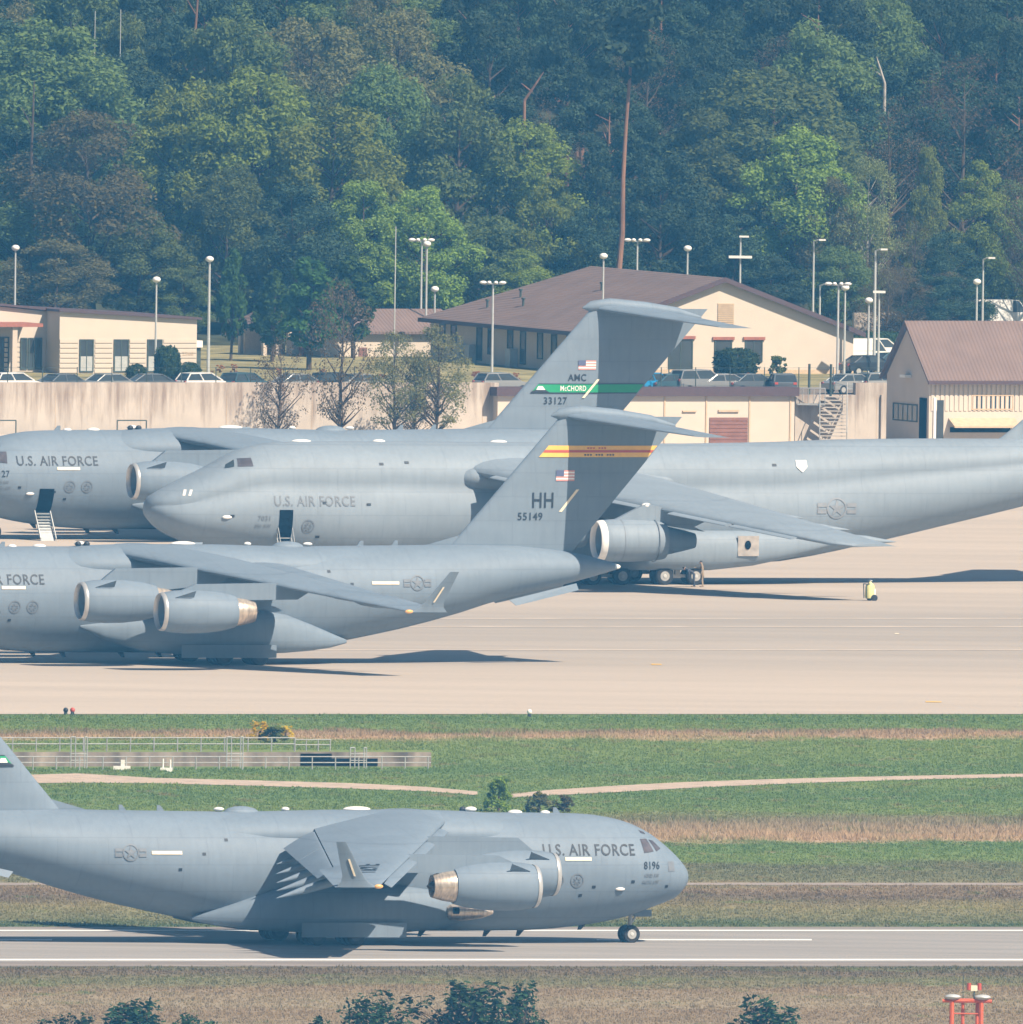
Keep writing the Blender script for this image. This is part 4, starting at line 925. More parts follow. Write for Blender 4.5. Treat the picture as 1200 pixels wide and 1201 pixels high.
BU += [shrub_mesh(451, LEAF['bright'], 46), shrub_mesh(452, LEAF['olive'], 30, 50), shrub_mesh(453, LEAF['flower'], 22, 40, .11), shrub_mesh(454, LEAF['orange'], 14, 40), shrub_mesh(455, LEAF['mid'], 30)]
def bush(x, yb, w, h, v, lab, zb=TZ, name='clipped_bush', cat='bush', group=None):
    p0 = G(x, yb, zb); s = ppm(p0); t = thing(name, lab, cat, p0, x * .7, group, (w / 2 / s, w / 2 / s, h / 2 / s))
    link('foliage', BU[v], t)
    MB().tube((0, 0, 0), (0, 0, .9), .1, .06).obj('stem', M['bark'], t)
bush(160, 448, 25, 21, 0, 'low round clipped bush left of the tall clipped one'); bush(196, 447, 27, 40, 1, 'tall rounded clipped bush at the cream facade'); bush(222, 448, 28, 23, 0, 'low clipped bush at the right end of the cream facade')
bush(863, 443, 46, 34, 1, 'large tub-shaped clipped bush before the gable window'); bush(913, 442, 32, 26, 10, 'small loose bush right of the tub-shaped one')
for x, yb, w, h, lab in ((258, 437, 20, 10, 'orange shrub at the right of the flat cream building'), (275, 437, 14, 11, 'small orange shrub behind the dark car'), (328, 443, 13, 12, 'orange shrub left of the tall bare street tree'), (377, 441, 16, 9, 'orange shrub before the annex gable'), (447, 447, 16, 9, 'orange shrub left of the bushy olive trees'), (559, 448, 20, 14, 'orange shrub beside the low double lamp'), (606, 447, 16, 11, 'orange shrub left of the rear fin'), (818, 447, 16, 11, 'orange shrub left of the silver estate car'), (878, 448, 20, 12, 'orange shrub below the tub-shaped bush')):
    bush(x, yb, w, h, 9, lab, TZ, 'orange_shrub', 'shrub', 'orange shrubs along the car park')
bush(585, 952, 38, 42, 6, 'bushy green shrub behind the rolling plane, beside the path', 0, 'shrub', 'shrub'); bush(632, 953, 40, 27, 7, 'olive shrub right of the green shrub by the path', 0, 'shrub', 'shrub'); bush(660, 953, 34, 22, 7, 'dry low shrub right of the olive shrub', 0, 'shrub', 'shrub')
bush(305, 868, 46, 24, 8, 'yellow flowering bush behind the railing', 0, 'flowering_bush', 'bush'); bush(335, 866, 30, 16, 8, 'smaller yellow flowering bush right of the larger one', 0, 'flowering_bush', 'bush'); bush(322, 871, 40, 20, 10, 'dark green bush among yellow flowers', 0, 'shrub', 'shrub')

# dark tree tops rising from below the frame, much nearer
NT = [make_tree_meshes(500 + k, 'shoots', LEAF['near'], M['bark'], H=10., Rr=2.6, nl=50, size=.17, flat=1.5) for k in range(3)]
for i, (x, yt, w, lab) in enumerate(((157, 1166, 100, 'dark tree top at the bottom left edge'), (75, 1186, 70, 'lowest dark tree top at far bottom left'), (440, 1158, 76, 'dark tree top left of the big one at the bottom'), (375, 1188, 70, 'small dark tree top at the bottom, left of three'), (535, 1146, 104, 'biggest dark tree top in the bottom middle'), (607, 1146, 70, 'slim dark tree top right of the biggest'), (890, 1162, 84, 'dark tree top at bottom right of centre'), (220, 1186, 60, 'small dark tree top right of the bottom left one'))):
    d = (2445 + (i * 7) % 20) * DS; s = FPX / (d + 7); yb = 600.5 - FPX * math.tan(math.atan2(-CAM_H, d) + PITCH); h = (yb - yt) / s
    t = thing('young_tree', lab, 'tree', (XW(x, d), d, 0), i * 1.7, 'dark tree tops at the bottom edge', (w / 2 / s / 1.25, w / 2 / s / 1.25, h / 10.))
    link('crown', NT[i % 3][0], t); link('trunk', NT[i % 3][1], t)

# ------------------------------------------------------------------ buildings and walls
def wall_mat(name, c, stain=.5):
    m = mat(name, c, .9, var=.07, vscale=.8, spec=.2)
    nt = m.node_tree; n = nt.nodes; l = nt.links; b = n['Principled BSDF']; r = n[m['ramp']]
    tc = n.new('ShaderNodeTexCoord'); mp = n.new('ShaderNodeMapping'); mp.inputs['Scale'].default_value = (1.3, 1, .12); l.new(tc.outputs['Object'], mp.inputs[0])
    nz = n.new('ShaderNodeTexNoise'); nz.inputs['Scale'].default_value = 1.4; nz.inputs['Detail'].default_value = 8; nz.inputs['Roughness'].default_value = .7; l.new(mp.outputs[0], nz.inputs['Vector'])
    sp = n.new('ShaderNodeSeparateXYZ'); l.new(tc.outputs['Object'], sp.inputs[0])
    mr = n.new('ShaderNodeMapRange'); mr.inputs[1].default_value = 0; mr.inputs[2].default_value = TZ; mr.inputs[3].default_value = -.12; mr.inputs[4].default_value = .16; l.new(sp.outputs['Z'], mr.inputs[0])
    ad = n.new('ShaderNodeMath'); ad.operation = 'ADD'; l.new(nz.outputs['Fac'], ad.inputs[0]); l.new(mr.outputs[0], ad.inputs[1])
    rp = n.new('ShaderNodeValToRGB'); rp.color_ramp.elements[0].position = .53; rp.color_ramp.elements[0].color = (0, 0, 0, 1); rp.color_ramp.elements[1].position = .80; rp.color_ramp.elements[1].color = (stain, stain, stain, 1); l.new(ad.outputs[0], rp.inputs[0])
    mx = n.new('ShaderNodeMix'); mx.data_type = 'RGBA'; l.new(rp.outputs[0], mx.inputs[0]); l.new(r.outputs[0], mx.inputs[6]); mx.inputs[7].default_value = (.19, .13, .10, 1); l.new(mx.outputs[2], b.inputs['Base Color'])
    return m
M['stained'] = wall_mat('stained_concrete', (.52, .465, .41), .75)
M['cream_wall'] = mat('cream_render', (.60, .53, .455), .85, var=.035, vscale=.8, spec=.2)
M['beige_wall'] = mat('beige_render', (.56, .48, .41), .85, var=.05, vscale=.8, spec=.2)
def roof_mat():
    m = mat('brown_roof_sheet', (.19, .135, .12), .75, var=.1, vscale=.5, spec=.25)
    nt = m.node_tree; n = nt.nodes; l = nt.links; b = n['Principled BSDF']
    tc = n.new('ShaderNodeTexCoord'); wv = n.new('ShaderNodeTexWave'); wv.inputs['Scale'].default_value = 1.1; l.new(tc.outputs['Object'], wv.inputs['Vector'])
    bp = n.new('ShaderNodeBump'); bp.inputs['Strength'].default_value = .6; bp.inputs['Distance'].default_value = .06; l.new(wv.outputs['Fac'], bp.inputs['Height']); l.new(bp.outputs[0], b.inputs['Normal'])
    return m
M['roof'] = roof_mat()
M['fascia'] = mat('fascia_plum', (.085, .05, .055), .7, var=.12)
M['rust'] = mat('rust_door', (.24, .11, .085), .7, var=.12, vscale=1.5)
M['lintel'] = mat('lintel_brick', (.33, .12, .08), .8, var=.15)
M['louvre'] = mat('louvre_buff', (.55, .42, .29), .8, var=.1)
M['panel'] = mat('panel_pale', (.42, .44, .44), .6, var=.1)
M['rail'] = mat('galvanised_rail', (.40, .41, .41), .5, .3, var=.15)
M['dpost'] = mat('post_dark', (.05, .07, .06), .7, var=.2)
M['pole'] = mat('lamp_pole_grey', (.50, .52, .52), .5, .2, var=.08)
M['lampw'] = mat('lamp_head_white', (.82, .81, .78), .4, var=.04)

def window(par, x0, x1, z0, z1, y, frame=M['mark'], lower=None, lintel=False, nrm=-1, axis='x', mull=0):
    """window in a wall lying along local x (axis 'x', facing -y) or along local y (axis 'y', facing -x)"""
    def pt(a, dpt, z): return (a, y + nrm * dpt, z) if axis == 'x' else (y + nrm * dpt, a, z)
    f = MB(); w = .09
    for a, b, c, e in ((x0 - w, x1 + w, z1, z1 + w), (x0 - w, x1 + w, z0 - w, z0), (x0 - w, x0, z0, z1), (x1, x1 + w, z0, z1)): f.box2(pt(a, 0, c), pt(b, .07, e))
    for k in range(mull): a = x0 + (x1 - x0) * (k + 1) / (mull + 1); f.box2(pt(a - .03, 0, z0), pt(a + .03, .06, z1))
    fo = f.obj('window', frame, par)
    MB().box2(pt(x0, 0, z0), pt(x1, .03, z1)).obj('pane', M['glass'], fo)
    if lower: MB().box2(pt(x0, .0, z0), pt(x1, .05, z0 + lower)).obj('lower_panel', M['panel'], fo)
    if lintel: MB().box2(pt(x0 - .25, 0, z1 + .1), pt(x1 + .25, .14, z1 + .32)).obj('lintel', M['lintel'], fo)
    return fo
def siding(mb, x0, x1, z0, z1, y, dz, depth=.05):
    z = z0
    while z < z1: mb.box2((x0, y - depth, z), (x1, y, z + dz * .72)); z += dz

# retaining wall (left and right runs) with joints, ledge and pilasters
def wall_run(x0, x1, label):
    a, b = XW(x0, D_WALL), XW(x1, D_WALL); c = (a + b) / 2
    t = thing('retaining_wall', label, 'wall', (c, D_WALL, 0))
    MB().box2((a - c, 0, 0), (b - c, .5, TZ + .96)).obj('wall', M['stained'], t)
    j = MB(); x = a - c + 1.5
    while x < b - c - 1: j.box2((x, -.015, .02), (x + .03, .0, TZ)); x += 6.1
    j.obj('joint', M['louvre'], t)
    return t, a - c, b - c
wl_t, a, b = wall_run(-260, 583, 'long stained concrete wall below the car park on the left')
MB().box2((a, -1.6, 0), (XW(205, D_WALL) - XW(161.5, D_WALL), -1.2, .75)).obj('ledge', M['stained'], wl_t)
wr_t, a, b = wall_run(1003, 1056, 'short stained concrete wall right of the outdoor stairs')
pm = MB()
for x in (1034, 1043, 1051): q = XW(x, D_WALL) - XW(1029.5, D_WALL); pm.box2((q - .12, -.22, 0), (q + .12, -.0, TZ + .1))
pm.obj('pilaster', M['stained'], wr_t)
MB().box2((XW(932, D_WALL) - XW(1029.5, D_WALL), 0, 0), (XW(1003, D_WALL) - XW(1029.5, D_WALL) - .01, .5, TZ + .1)).obj('wall', M['stained'], wr_t)
for x0, x1, lab in ((-4, 18, 'low pipe guard rail at the far left of the stained wall'), (137, 171, 'low pipe guard rail before the middle of the stained wall'), (232, 262, 'low pipe guard rail right of its neighbours before the stained wall')):
    xc = XW((x0 + x1) / 2, D_WALL - 1.4); X0, X1 = XW(x0, D_WALL - 1.4) - xc, XW(x1, D_WALL - 1.4) - xc; g = MB(); zb = .75 if x1 < 200 else .1
    for x in (X0, X1): g.tube((x, 0, zb), (x, 0, zb + 1.0), .045)
    g.tube((X0, 0, zb + 1.0), (X1, 0, zb + 1.0), .045); o = g.obj('guard_rail', M['dpost']); o.location = (xc, D_WALL - 1.4, 0); tag(o, lab, 'railing', 'guard rails before the stained wall')

# low garage set into the bank
gx0, gx1 = 583, 932; yg = D_WALL - 1.0
X0, X1 = XW(gx0, yg), XW(gx1, yg); c = (X0 + X1) / 2; gt = thing('garage_building', 'low cream garage with a plum roof edge under the car park', 'building', (c, yg, 0)); h = TZ + .05
MB().box2((X0 - c, 0, 0), (X1 - c, 1.6, h)).obj('wall', M['cream_wall'], gt)
MB().box2((X0 - c - .2, -.35, h), (X1 - c + .2, 1.6, h + .62)).obj('roof', M['fascia'], gt)
for x in (620, 658, 700, 731, 779, 828, 879, 927): q = XW(x, yg) - c; MB().box2((q - .05, -.06, .02), (q + .05, 0, h)).obj('downpipe', M['louvre'], gt)
dq0, dq1 = XW(832, yg) - c, XW(877, yg) - c; dm = MB(); dm.box2((dq0, -.04, .02), (dq1, 0, 1.95)); 
for k in range(7): dm.box2((dq0, -.07, .1 + k * .27), (dq1, -.04, .1 + k * .27 + .2))
dm.obj('garage_door', M['rust'], gt)
q = MB(); q.box2((XW(842, yg) - c, -.12, 2.35), (XW(866, yg) - c, 0, 2.5)); q.box2((XW(800, yg) - c, -.12, 2.35), (XW(816, yg) - c, 0, 2.45)); q.obj('wall_lamp', M['louvre'], gt)

# outdoor stairs up to the car park
sx0, sx1 = XW(962, D_WALL), XW(992, D_WALL); st_ = thing('outdoor_stairs', 'grey steel stairs climbing to the car park beside the garage', 'stairs', ((sx0 + sx1) / 2, D_WALL, 0)); w = (sx1 - sx0) / 2; mb = MB(); n = 14
for k in range(n): mb.box2((-w, -.3 * (n - k), TZ * k / n + TZ / n * .72), (w, -.3 * (n - k) + .3, TZ * (k + 1) / n))
mb.obj('tread', mat('stair_concrete', (.48, .44, .40), .8, var=.1), st_)
mb = MB()
for s in (-1, 1):
    X = s * (w + .06); mb.prism([(X, -.3 * n, 0), (X, -.3 * n, .35), (X, 0, TZ), (X, 0, TZ - .5)], (.05, 0, 0)); mb.tube((X, -.3 * n, 1.0), (X, 0, TZ + 1.0), .035)
    for k in range(5): mb.tube((X, -.3 * n * (1 - k / 4.), TZ * k / 4), (X, -.3 * n * (1 - k / 4.), TZ * k / 4 + 1), .03)
mb.obj('handrail', M['rail'], st_)
ld = thing('stair_landing', 'railed steel landing with green gate posts at the top of the stairs', 'platform', (XW(950, D_WALL), D_WALL - .2, TZ))
l = MB()
for x in (-.9, -.5, -.1, .3, .7, 1.1): l.tube((x, -.9, -.5), (x, -.9, .6), .03)
l.tube((-.9, -.9, .6), (1.1, -.9, .6), .035); l.box2((-.9, -.95, -.62), (1.1, 0.1, -.5)); l.obj('platform', M['rail'], ld)
for x in (-.05, 1.5):
    MB().tube((x, .6, -.1), (x, .6, 2.3), .09).obj('gate_post', M['dpost'], ld)

# flat cream building on the left: projecting hall and set-back entrance wing under one shed roof
yb = G(150, 438, TZ).y; s = FPX / (yb + 7)
t = thing('flat_cream_building', 'flat cream building with three tall windows left of the clipped bushes', 'building', (XW(69, yb), yb, TZ))
U = lambda x: (x - 69) / s
z_l, z_r = (438 - 366) / s, (438 - 375) / s
mb = MB(); W = U(229); mb.prism([(0, 0, 0), (W, 0, 0), (W, 0, z_r), (0, 0, z_l)], (0, 12, 0)); mb.obj('wall', M['cream_wall'], t)
mb = MB(); mb.prism([(U(-250), 2.4, 0), (-.002, 2.4, 0), (-.002, 2.4, z_l - .05), (U(-250), 2.4, z_l + 2.0)], (0, 9.5, 0)); mb.obj('wall', M['cream_wall'], t)
mb = MB(); sl0 = (z_r - z_l) / W
mb.prism([(-.15, -.3, z_l + .02), (W + .25, -.3, z_r + .0), (W + .25, -.3, z_r + .16), (-.15, -.3, z_l + .18)], (0, 12.6, 0)); mb.obj('roof', M['fascia'], t)
mb = MB(); mb.prism([(U(-250), 2.1, z_l + 2.02), (-.16, 2.1, z_l + .04), (-.16, 2.1, z_l + .2), (U(-250), 2.1, z_l + 2.2)], (0, 10, 0)); mb.obj('roof', M['fascia'], t)
for xa, xb in ((69, 91), (110, 131), (150.5, 170), (190, 229)): sd_ = MB(); siding(sd_, U(xa) + .02, U(xb) - .02, .05, 38 / s, 0, .36); sd_.obj('siding', M['cream_wall'], t)
for xa, xb in ((92, 109), (132, 150), (171, 189)): window(t, U(xa) + .1, U(xb) - .1, 3 / s, 38.5 / s, 0, M['dpost'], lower=17 / s, mull=1)
sd_ = MB(); siding(sd_, U(20), -.05, .05, 38 / s, 2.4, .36); sd_.obj('siding', M['cream_wall'], t)
for xa, xb in ((40, 45), (49, 53), (57, 62)): window(t, U(xa), U(xb), .3, 39 / s, 2.34, M['dpost'])
window(t, U(-6), U(6), .1, 40 / s, 2.38, M['dpost'], mull=1); window(t, U(12), U(24), .1, 40 / s, 2.38, M['dpost'], mull=1)
cn = MB(); cn.box2((U(-60), -1.2, 55 / s), (U(42), 2.38, 59 / s)); cn.obj('canopy', M['lintel'], t)
for x in (8, -30): MB().box2((U(x), -1.0, 0), (U(x) + .35, -.65, 55 / s)).obj('canopy_post', M['beige_wall'], t)
an = MB(); an.box2((W + .003, 1, 0), (W + .7, 4, 30 / s)); an.obj('side_annex', M['dpost'], t); MB().box2((W + .003, .8, 30 / s), (W + .75, 4.1, 38 / s)).obj('annex_roof', M['lampw'], t)
bn = MB()
v, f = text2d('2360'); k0 = U(212)
bn.add([(k0 + u * .8, -.075, 21 / s + w * .28) for u, w in v], f); bn.obj('building_number', M['louvre'], t)

# gabled cream building turned twenty degrees
AX = R(22); p0 = G(692, 438, TZ)
t = thing('gabled_cream_building', 'large cream gabled building with a brown roof beyond the car park', 'building', p0, AX)
W, L, he, hr = 20.6, 31.0, 3.0, 6.75
mb = MB(); mb.prism([(0, 0, 0), (W, 0, 0), (W, 0, he), (W / 2, 0, hr), (0, 0, he)], (0, .3, 0)); mb.obj('gable_wall', M['cream_wall'], t)
mb = MB(); mb.box2((0, .303, 0), (.3, L, he)); mb.box2((W - .3, .303, 0), (W, L, he)); mb.box2((.303, L - .3, 0), (W - .303, L, he)); mb.obj('wall', M['beige_wall'], t)
mb = MB(); e = .7; ze = he - e * (hr - he) / (W / 2)
RF = [(-e, -.45, ze), (W / 2, -.45, hr), (W + e, -.45, ze), (-e, L + e, ze), (W + e, L + e, ze), (W / 2, L - 5.5, hr)]
mb.add(RF + [(a, b_, c_ + .22) for a, b_, c_ in RF], [(0, 3, 5, 1), (1, 5, 4, 2), (3, 4, 5), (6, 7, 11, 9), (7, 8, 10, 11), (9, 11, 10), (0, 1, 7, 6), (1, 2, 8, 7), (2, 4, 10, 8), (4, 3, 9, 10), (3, 0, 6, 9)]); rf = mb.obj('roof', M['roof'], t)
mb = MB(); mb.prism([(-e - .05, -.55, ze - .1), (W / 2, -.55, hr - .1), (W / 2, -.55, hr + .26), (-e - .05, -.55, ze + .26)], (0, .1, 0)); mb.prism([(W / 2, -.55, hr - .1), (W + e + .05, -.55, ze - .1), (W + e + .05, -.55, ze + .26), (W / 2, -.55, hr + .26)], (0, .1, 0)); mb.box2((-e - .06, -.45, ze - .06), (-e, L + e, ze + .24)); mb.obj('bargeboard', M['fascia'], rf)
for x, y_, z_ in ((2.8, 20, .9), (4.2, 24, .9), (2.0, 25, .7), (6.5, 14, 1.0)):
    zz = he + x * (hr - he) / (W / 2) + .2; q = MB(); q.tube((x, y_, zz - .1), (x, y_, zz + .5), .09); q.tube((x, y_, zz + .5), (x, y_, zz + .62), .16); q.obj('vent_pipe', M['dpost'], rf)
sx = s = ppm(p0) * math.cos(AX); V_ = lambda x: (x - 692) / sx; ZZ = lambda y, x=850: (438 - y) / ppm(p0)
window(t, V_(785), V_(811), .1, ZZ(399), 0, M['dpost'], mull=1, lintel=True); window(t, V_(839), V_(857), ZZ(425), ZZ(400), 0, M['dpost'], lintel=True); window(t, V_(875), V_(893), ZZ(423), ZZ(400), 0, M['dpost'], mull=1, lintel=True)
lv = MB(); siding(lv, V_(841), V_(860), ZZ(382), ZZ(357), 0, .14, .06); lv.obj('louvre_vent', M['louvre'], t)
q = MB(); q.box2((.0, -.06, -.0), (W, -.0, .3)); q.obj('plinth', M['louvre'], t)
for i, yy in enumerate((3.5, 6.5, 9.2, 12.5, 15.0, 18.8, 21.0, 26.0, 28.2)):
    window(t, yy, yy + .9, .8 if i % 3 else .3, 2.55, 0, M['dpost'], axis='y')
for yy in (14, 22, 24): MB().box2((-.6, yy, 0), (-.05, yy + 1, 1.3)).obj('meter_cabinet', M['panel'], t)

# small annex with a corrugated roof and the pavilion
p0 = G(381, 418, TZ); s = ppm(p0); t = thing('small_annex', 'small cream annex with a corrugated brown roof left of the gabled building', 'building', p0, R(22)); W, D, he, hr = 10.2, 7, 28 / s, 51 / s
mb = MB(); mb.box2((0, 0, 0), (W, D, he)); mb.obj('wall', M['cream_wall'], t)
mb = MB(); mb.prism([(-.0, .05, he), (-.0, D - .05, he), (0, D / 2, hr - .12)], (-.02, 0, 0)); mb.obj('gable_wall', M['beige_wall'], t)
mb = MB(); mb.prism([(-.3, -.5, he - .1), (-.3, D / 2, hr), (-.3, D + .5, he - .1), (-.3, D + .5, he + .08), (-.3, D / 2, hr + .2), (-.3, -.5, he + .08)], (W + .6, 0, 0)); mb.obj('roof', M['roof'], t)
MB().box2((2.65, -.05, .0), (3.3, 0, .65)).obj('hatch_door', M['rust'], t)
p0 = G(318, 416, TZ); s = ppm(p0); t = thing('garden_pavilion', 'open pavilion with a brown pyramid roof behind columnar trees', 'pavilion', p0, R(8)); w = 28 / s
for a in (-1, -.33, .33, 1):
    for b_ in (-1, 1): MB().box((a * w * .92, b_ * w * .92, 1.2), (.3, .3, 2.4)).obj('post', M['lintel'] if a > .5 else M['beige_wall'], t)
mb = MB(); mb.add([(-w - .4, -w - .4, 2.25), (w + .4, -w - .4, 2.25), (w + .4, w + .4, 2.25), (-w - .4, w + .4, 2.25), (-.5, 0, 3.6), (.5, 0, 3.6)], [(0, 1, 5, 4), (1, 2, 5), (2, 3, 4, 5), (3, 0, 4), (3, 2, 1, 0)]); mb.obj('roof', M['roof'], t)
MB().box2((-w, w * .5, 0), (w, w * .6, 1.9)).obj('back_panel', M['louvre'], t)

# brown roofed shed on the right
p0 = G(1089, 531, 0); t = thing('brown_roofed_shed', 'cream ribbed shed with a brown roof at the right edge', 'building', p0, AX); s = ppm(p0)
W, D, he, hr = 15.0, 8.0, 5.35, 9.1
rib = mat('ribbed_cream_sheet', (.60, .53, .455), .8, var=.04, vscale=.8, spec=.2)
mb = MB(); mb.box2((.0, 0, 0), (W, .2, he)); x = .15
while x < W: mb.box2((x, -.05, 3.0), (x + .22, 0, he)); x += .36
mb.obj('wall', rib, t)
mb = MB(); mb.prism([(0, .203, 0), (0, D, 0), (0, D, he), (0, D / 2, hr - .1), (0, .203, he + .1)], (.2, 0, 0)); mb.obj('gable_wall', M['beige_wall'], t)
mb = MB(); ze = he - .35; mb.prism([(-.35, -.6, ze), (-.35, D / 2, hr), (-.35, D + .6, ze), (-.35, D + .6, ze + .2), (-.35, D / 2, hr + .22), (-.35, -.6, ze + .2)], (W + .7, 0, 0)); rf = mb.obj('roof', M['roof'], t)
MB().box2((-.36, -.72, ze - .08), (W + .4, -.6, ze + .16)).obj('gutter', M['fascia'], rf)
q = lambda x: (x - 1089) / s / math.cos(AX)
window(t, q(1140), q(1187), (530 - 478) / s, (530 - 463) / s, 0, M['louvre'], mull=5)
aw = MB(); aw.prism([(q(1112), 0, (530 - 489) / s), (q(1112), -1.2, (530 - 498) / s), (q(1112), -1.2, (530 - 500) / s), (q(1112), 0, (530 - 492) / s)], (q(1190) - q(1112), 0, 0)); aw.obj('awning', M['louvre'], t)
MB().box2((q(1114), -.05, (530 - 506) / s), (q(1185), 0, (530 - 500) / s)).obj('dark_patch', M['dark'], t)  # near-black band on the wall just below the awning
dd = MB(); dd.box2((q(1098), -.06, .1), (q(1106), 0, (530 - 468) / s)); dd.obj('door', M['glass'], t)
MB().box2((q(1094), -.1, .0), (q(1097), 0, (530 - 465) / s)).obj('door_frame', M['lampw'], t)
window(t, 2.2, 6.6, (530 - 494) / s, (530 - 476) / s, 0, M['dpost'], axis='y', mull=4)
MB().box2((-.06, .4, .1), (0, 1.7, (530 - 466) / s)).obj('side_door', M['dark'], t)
MB().box2((-.5, 3.4, 5.25), (-.01, 4.4, 5.45)).obj('wall_lamp', M['lampw'], t)

# pale boundary wall, hedge and depot buildings between the trees on the far right
p0 = Vector((XW(1075, 3374 * DS), 3374 * DS, TZ)); o = MB().box2((-4.6, 0, 0), (3.4, .3, 1.25)).obj('boundary_wall', M['beige_wall']); o.location = (p0.x, p0.y, TZ + 1.4); 
o.location.z = TZ; o.scale.z = 2.1; tag(o, 'pale boundary wall behind tree trunks, above the gap between roofs', 'wall')
o = link('hedge', bush_mesh(440, LEAF['hedge'], (2.4, .8, .8), 4200, .2, True)); o.location = (XW(1030, 3360 * DS), 3360 * DS, TZ - .1); tag(o, 'dark hedge between the two brown roofs', 'hedge')
o.scale = (.95, 1, 1.15)
for x, yt in ((1038, 300), (1056, 310), (1066, 300), (1095, 310), (1108, 305), (1121, 312)):
    d = 3371 * DS; t = tree('broadleaf_tree', None, 'tree', 'darkbroad' if x % 2 else 'bare', x, (XW(x, d), d, TZ), (398 - yt) / 16., 2.7, x); 
    t['label'] = {1038: 'thin tree at the left end of the pale boundary wall', 1056: 'slim trunk tree left of centre before the pale wall', 1066: 'slim trunk tree in the middle of the pale wall', 1095: 'thin leaning tree right of centre before the pale wall', 1108: 'thin tree second from the right end of the pale wall', 1121: 'thin tree at the right end of the pale wall'}[x]; t['group'] = 'thin trees before the pale wall'

# chain link fence along the wall top
for x0, x1, lab, yy in ((-30, 575, 'thin wire fence along the top of the long stained wall', D_WALL + 2.2), (735, 1050, 'thin wire fence along the car park above the garage', D_WALL + 2.4)):
    t = thing('wire_fence', lab, 'fence', (0, yy, TZ)); x = x0
    while x < x1: MB().tube((XW(x, yy), 0, 0), (XW(x, yy), 0, 2.0), .035, n=5).obj('post', M['dpost'], t); x += 40.5
    w_ = MB()
    for z in (.7, 1.3, 1.95): w_.tube((XW(x0, yy), 0, z), (XW(x1, yy), 0, z), .012, n=4)
    w_.obj('wire', M['dpost'], t)

# ------------------------------------------------------------------ lamps
def lamp(x, yt, yb, kind, label, zb=TZ, d=None, r=.085):
    d = d * DS if d else None
    p0 = G(x, yb, zb) if d is None else Vector((XW(x, d), d, zb)); s = ppm(p0)
    if d is not None: yb = 600.5 - FPX * math.tan(math.atan2(zb - CAM_H, d) + PITCH)
    h = (yb - yt) / s; t = thing('street_lamp', label, 'street lamp', p0, 0, 'lamp posts')
    MB().tube((0, 0, 0), (0, 0, h - .1), r * 1.15, r * .7, 8).obj('pole', M['pole'], t, True)
    if kind == 'globe': MB().ball((0, -.1, h), (.30, .30, .22)).obj('lamp_head', M['lampw'], t, True)
    if kind == 'flat': MB().box((0, -.1, h), (.9, .5, .16)).obj('lamp_head', M['lampw'], t)
    if kind == 'double':
        a = MB(); a.tube((-.7, 0, h - .12), (.7, 0, h - .12), .04); a.obj('arm', M['pole'], t)
        for k in (-.72, -.28, .2, .68): MB().ball((k, -.1, h - .02), (.27 if abs(k) > .5 else .16, .28, .13)).obj('lamp_head', M['lampw'], t, True)
    if kind == 'arm':
        a = MB(); a.tube((0, 0, h - .12), (.25, -.2, h), .05); a.tube((.25, -.2, h), (.5, -.4, h + .02), .05); a.obj('arm', M['pole'], t)
        MB().box((.62, -.45, h + .02), (.5, .28, .12)).obj('lamp_head', M['lampw'], t)
    if kind == 'mast': pass
    if kind == 'cross':
        MB().box((0, -.12, h - 1.5), (1.7, .4, .18)).obj('lamp_head', M['lampw'], t); MB().box((.25, -.12, h), (.7, .3, .12)).obj('lamp_head', M['lampw'], t)
    return t
lamp(16, 291, 0, 'globe', 'small lamp rising behind the flat cream roof at far left', d=3340)
lamp(182, 328, 446, 'globe', 'lamp standing among the clipped bushes'); lamp(244, 304, 444, 'globe', 'tall lamp right of the flat cream building', r=.11)
lamp(493, 281, 0, 'double', 'wide four-headed lamp rising behind the annex roof', d=3366); lamp(499, 286, 0, 'globe', 'single lamp close beside the wide four-headed lamp', d=3362); lamp(462, 264, 0, 'mast', 'thin bare mast before the annex', d=3345, r=.05)
lamp(509, 339, 420, 'globe', 'short lamp at the corner of the annex'); lamp(576, 331, 508, 'double', 'tall double-headed lamp before the low garage', 0, r=.1); lamp(549, 453, 512, 'flat', 'low lamp with a flat white head before the stained wall', 0); lamp(275, 447, 515, 'globe', 'low lamp with a round head before the stained wall', 0); lamp(362, 449, 515, 'globe', 'low round-headed lamp near the tall bare street tree', 0)
lamp(706, 300, 0, 'globe', 'lamp rising through the big brown roof behind the rear fin', d=3317); lamp(746, 281, 0, 'double', 'wide white lamp rising behind the ridge of the big brown roof', d=3362); lamp(805, 291, 0, 'globe', 'thin lamp behind the ridge near the gable', d=3362); lamp(867, 277, 0, 'cross', 'lamp with a white crossbar behind the gable peak', d=3362)
lamp(953, 281, 0, 'arm', 'tall arm lamp behind the right roof slope', d=3358); lamp(961, 333, 0, 'arm', 'short arm lamp behind the right roof slope', d=3364); lamp(981, 332, 512, 'double', 'tall double-headed lamp standing before the stairs', 0, r=.1); lamp(990, 337, 445, 'globe', 'lamp right behind the double-headed one at the stairs')
lamp(1025, 292, 440, 'arm', 'tall arm lamp in the gap between the roofs', r=.11); lamp(1030, 342, 441, 'flat', 'white flat-headed lamp close to the tall arm lamp'); lamp(1018, 352, 438, 'globe', 'short round lamp left of the tall arm lamp')
lamp(1145, 330, 0, 'globe', 'round lamp behind the ridge of the right shed', d=3350); lamp(1152, 302, 0, 'arm', 'arm lamp behind the ridge of the right shed', d=3352)
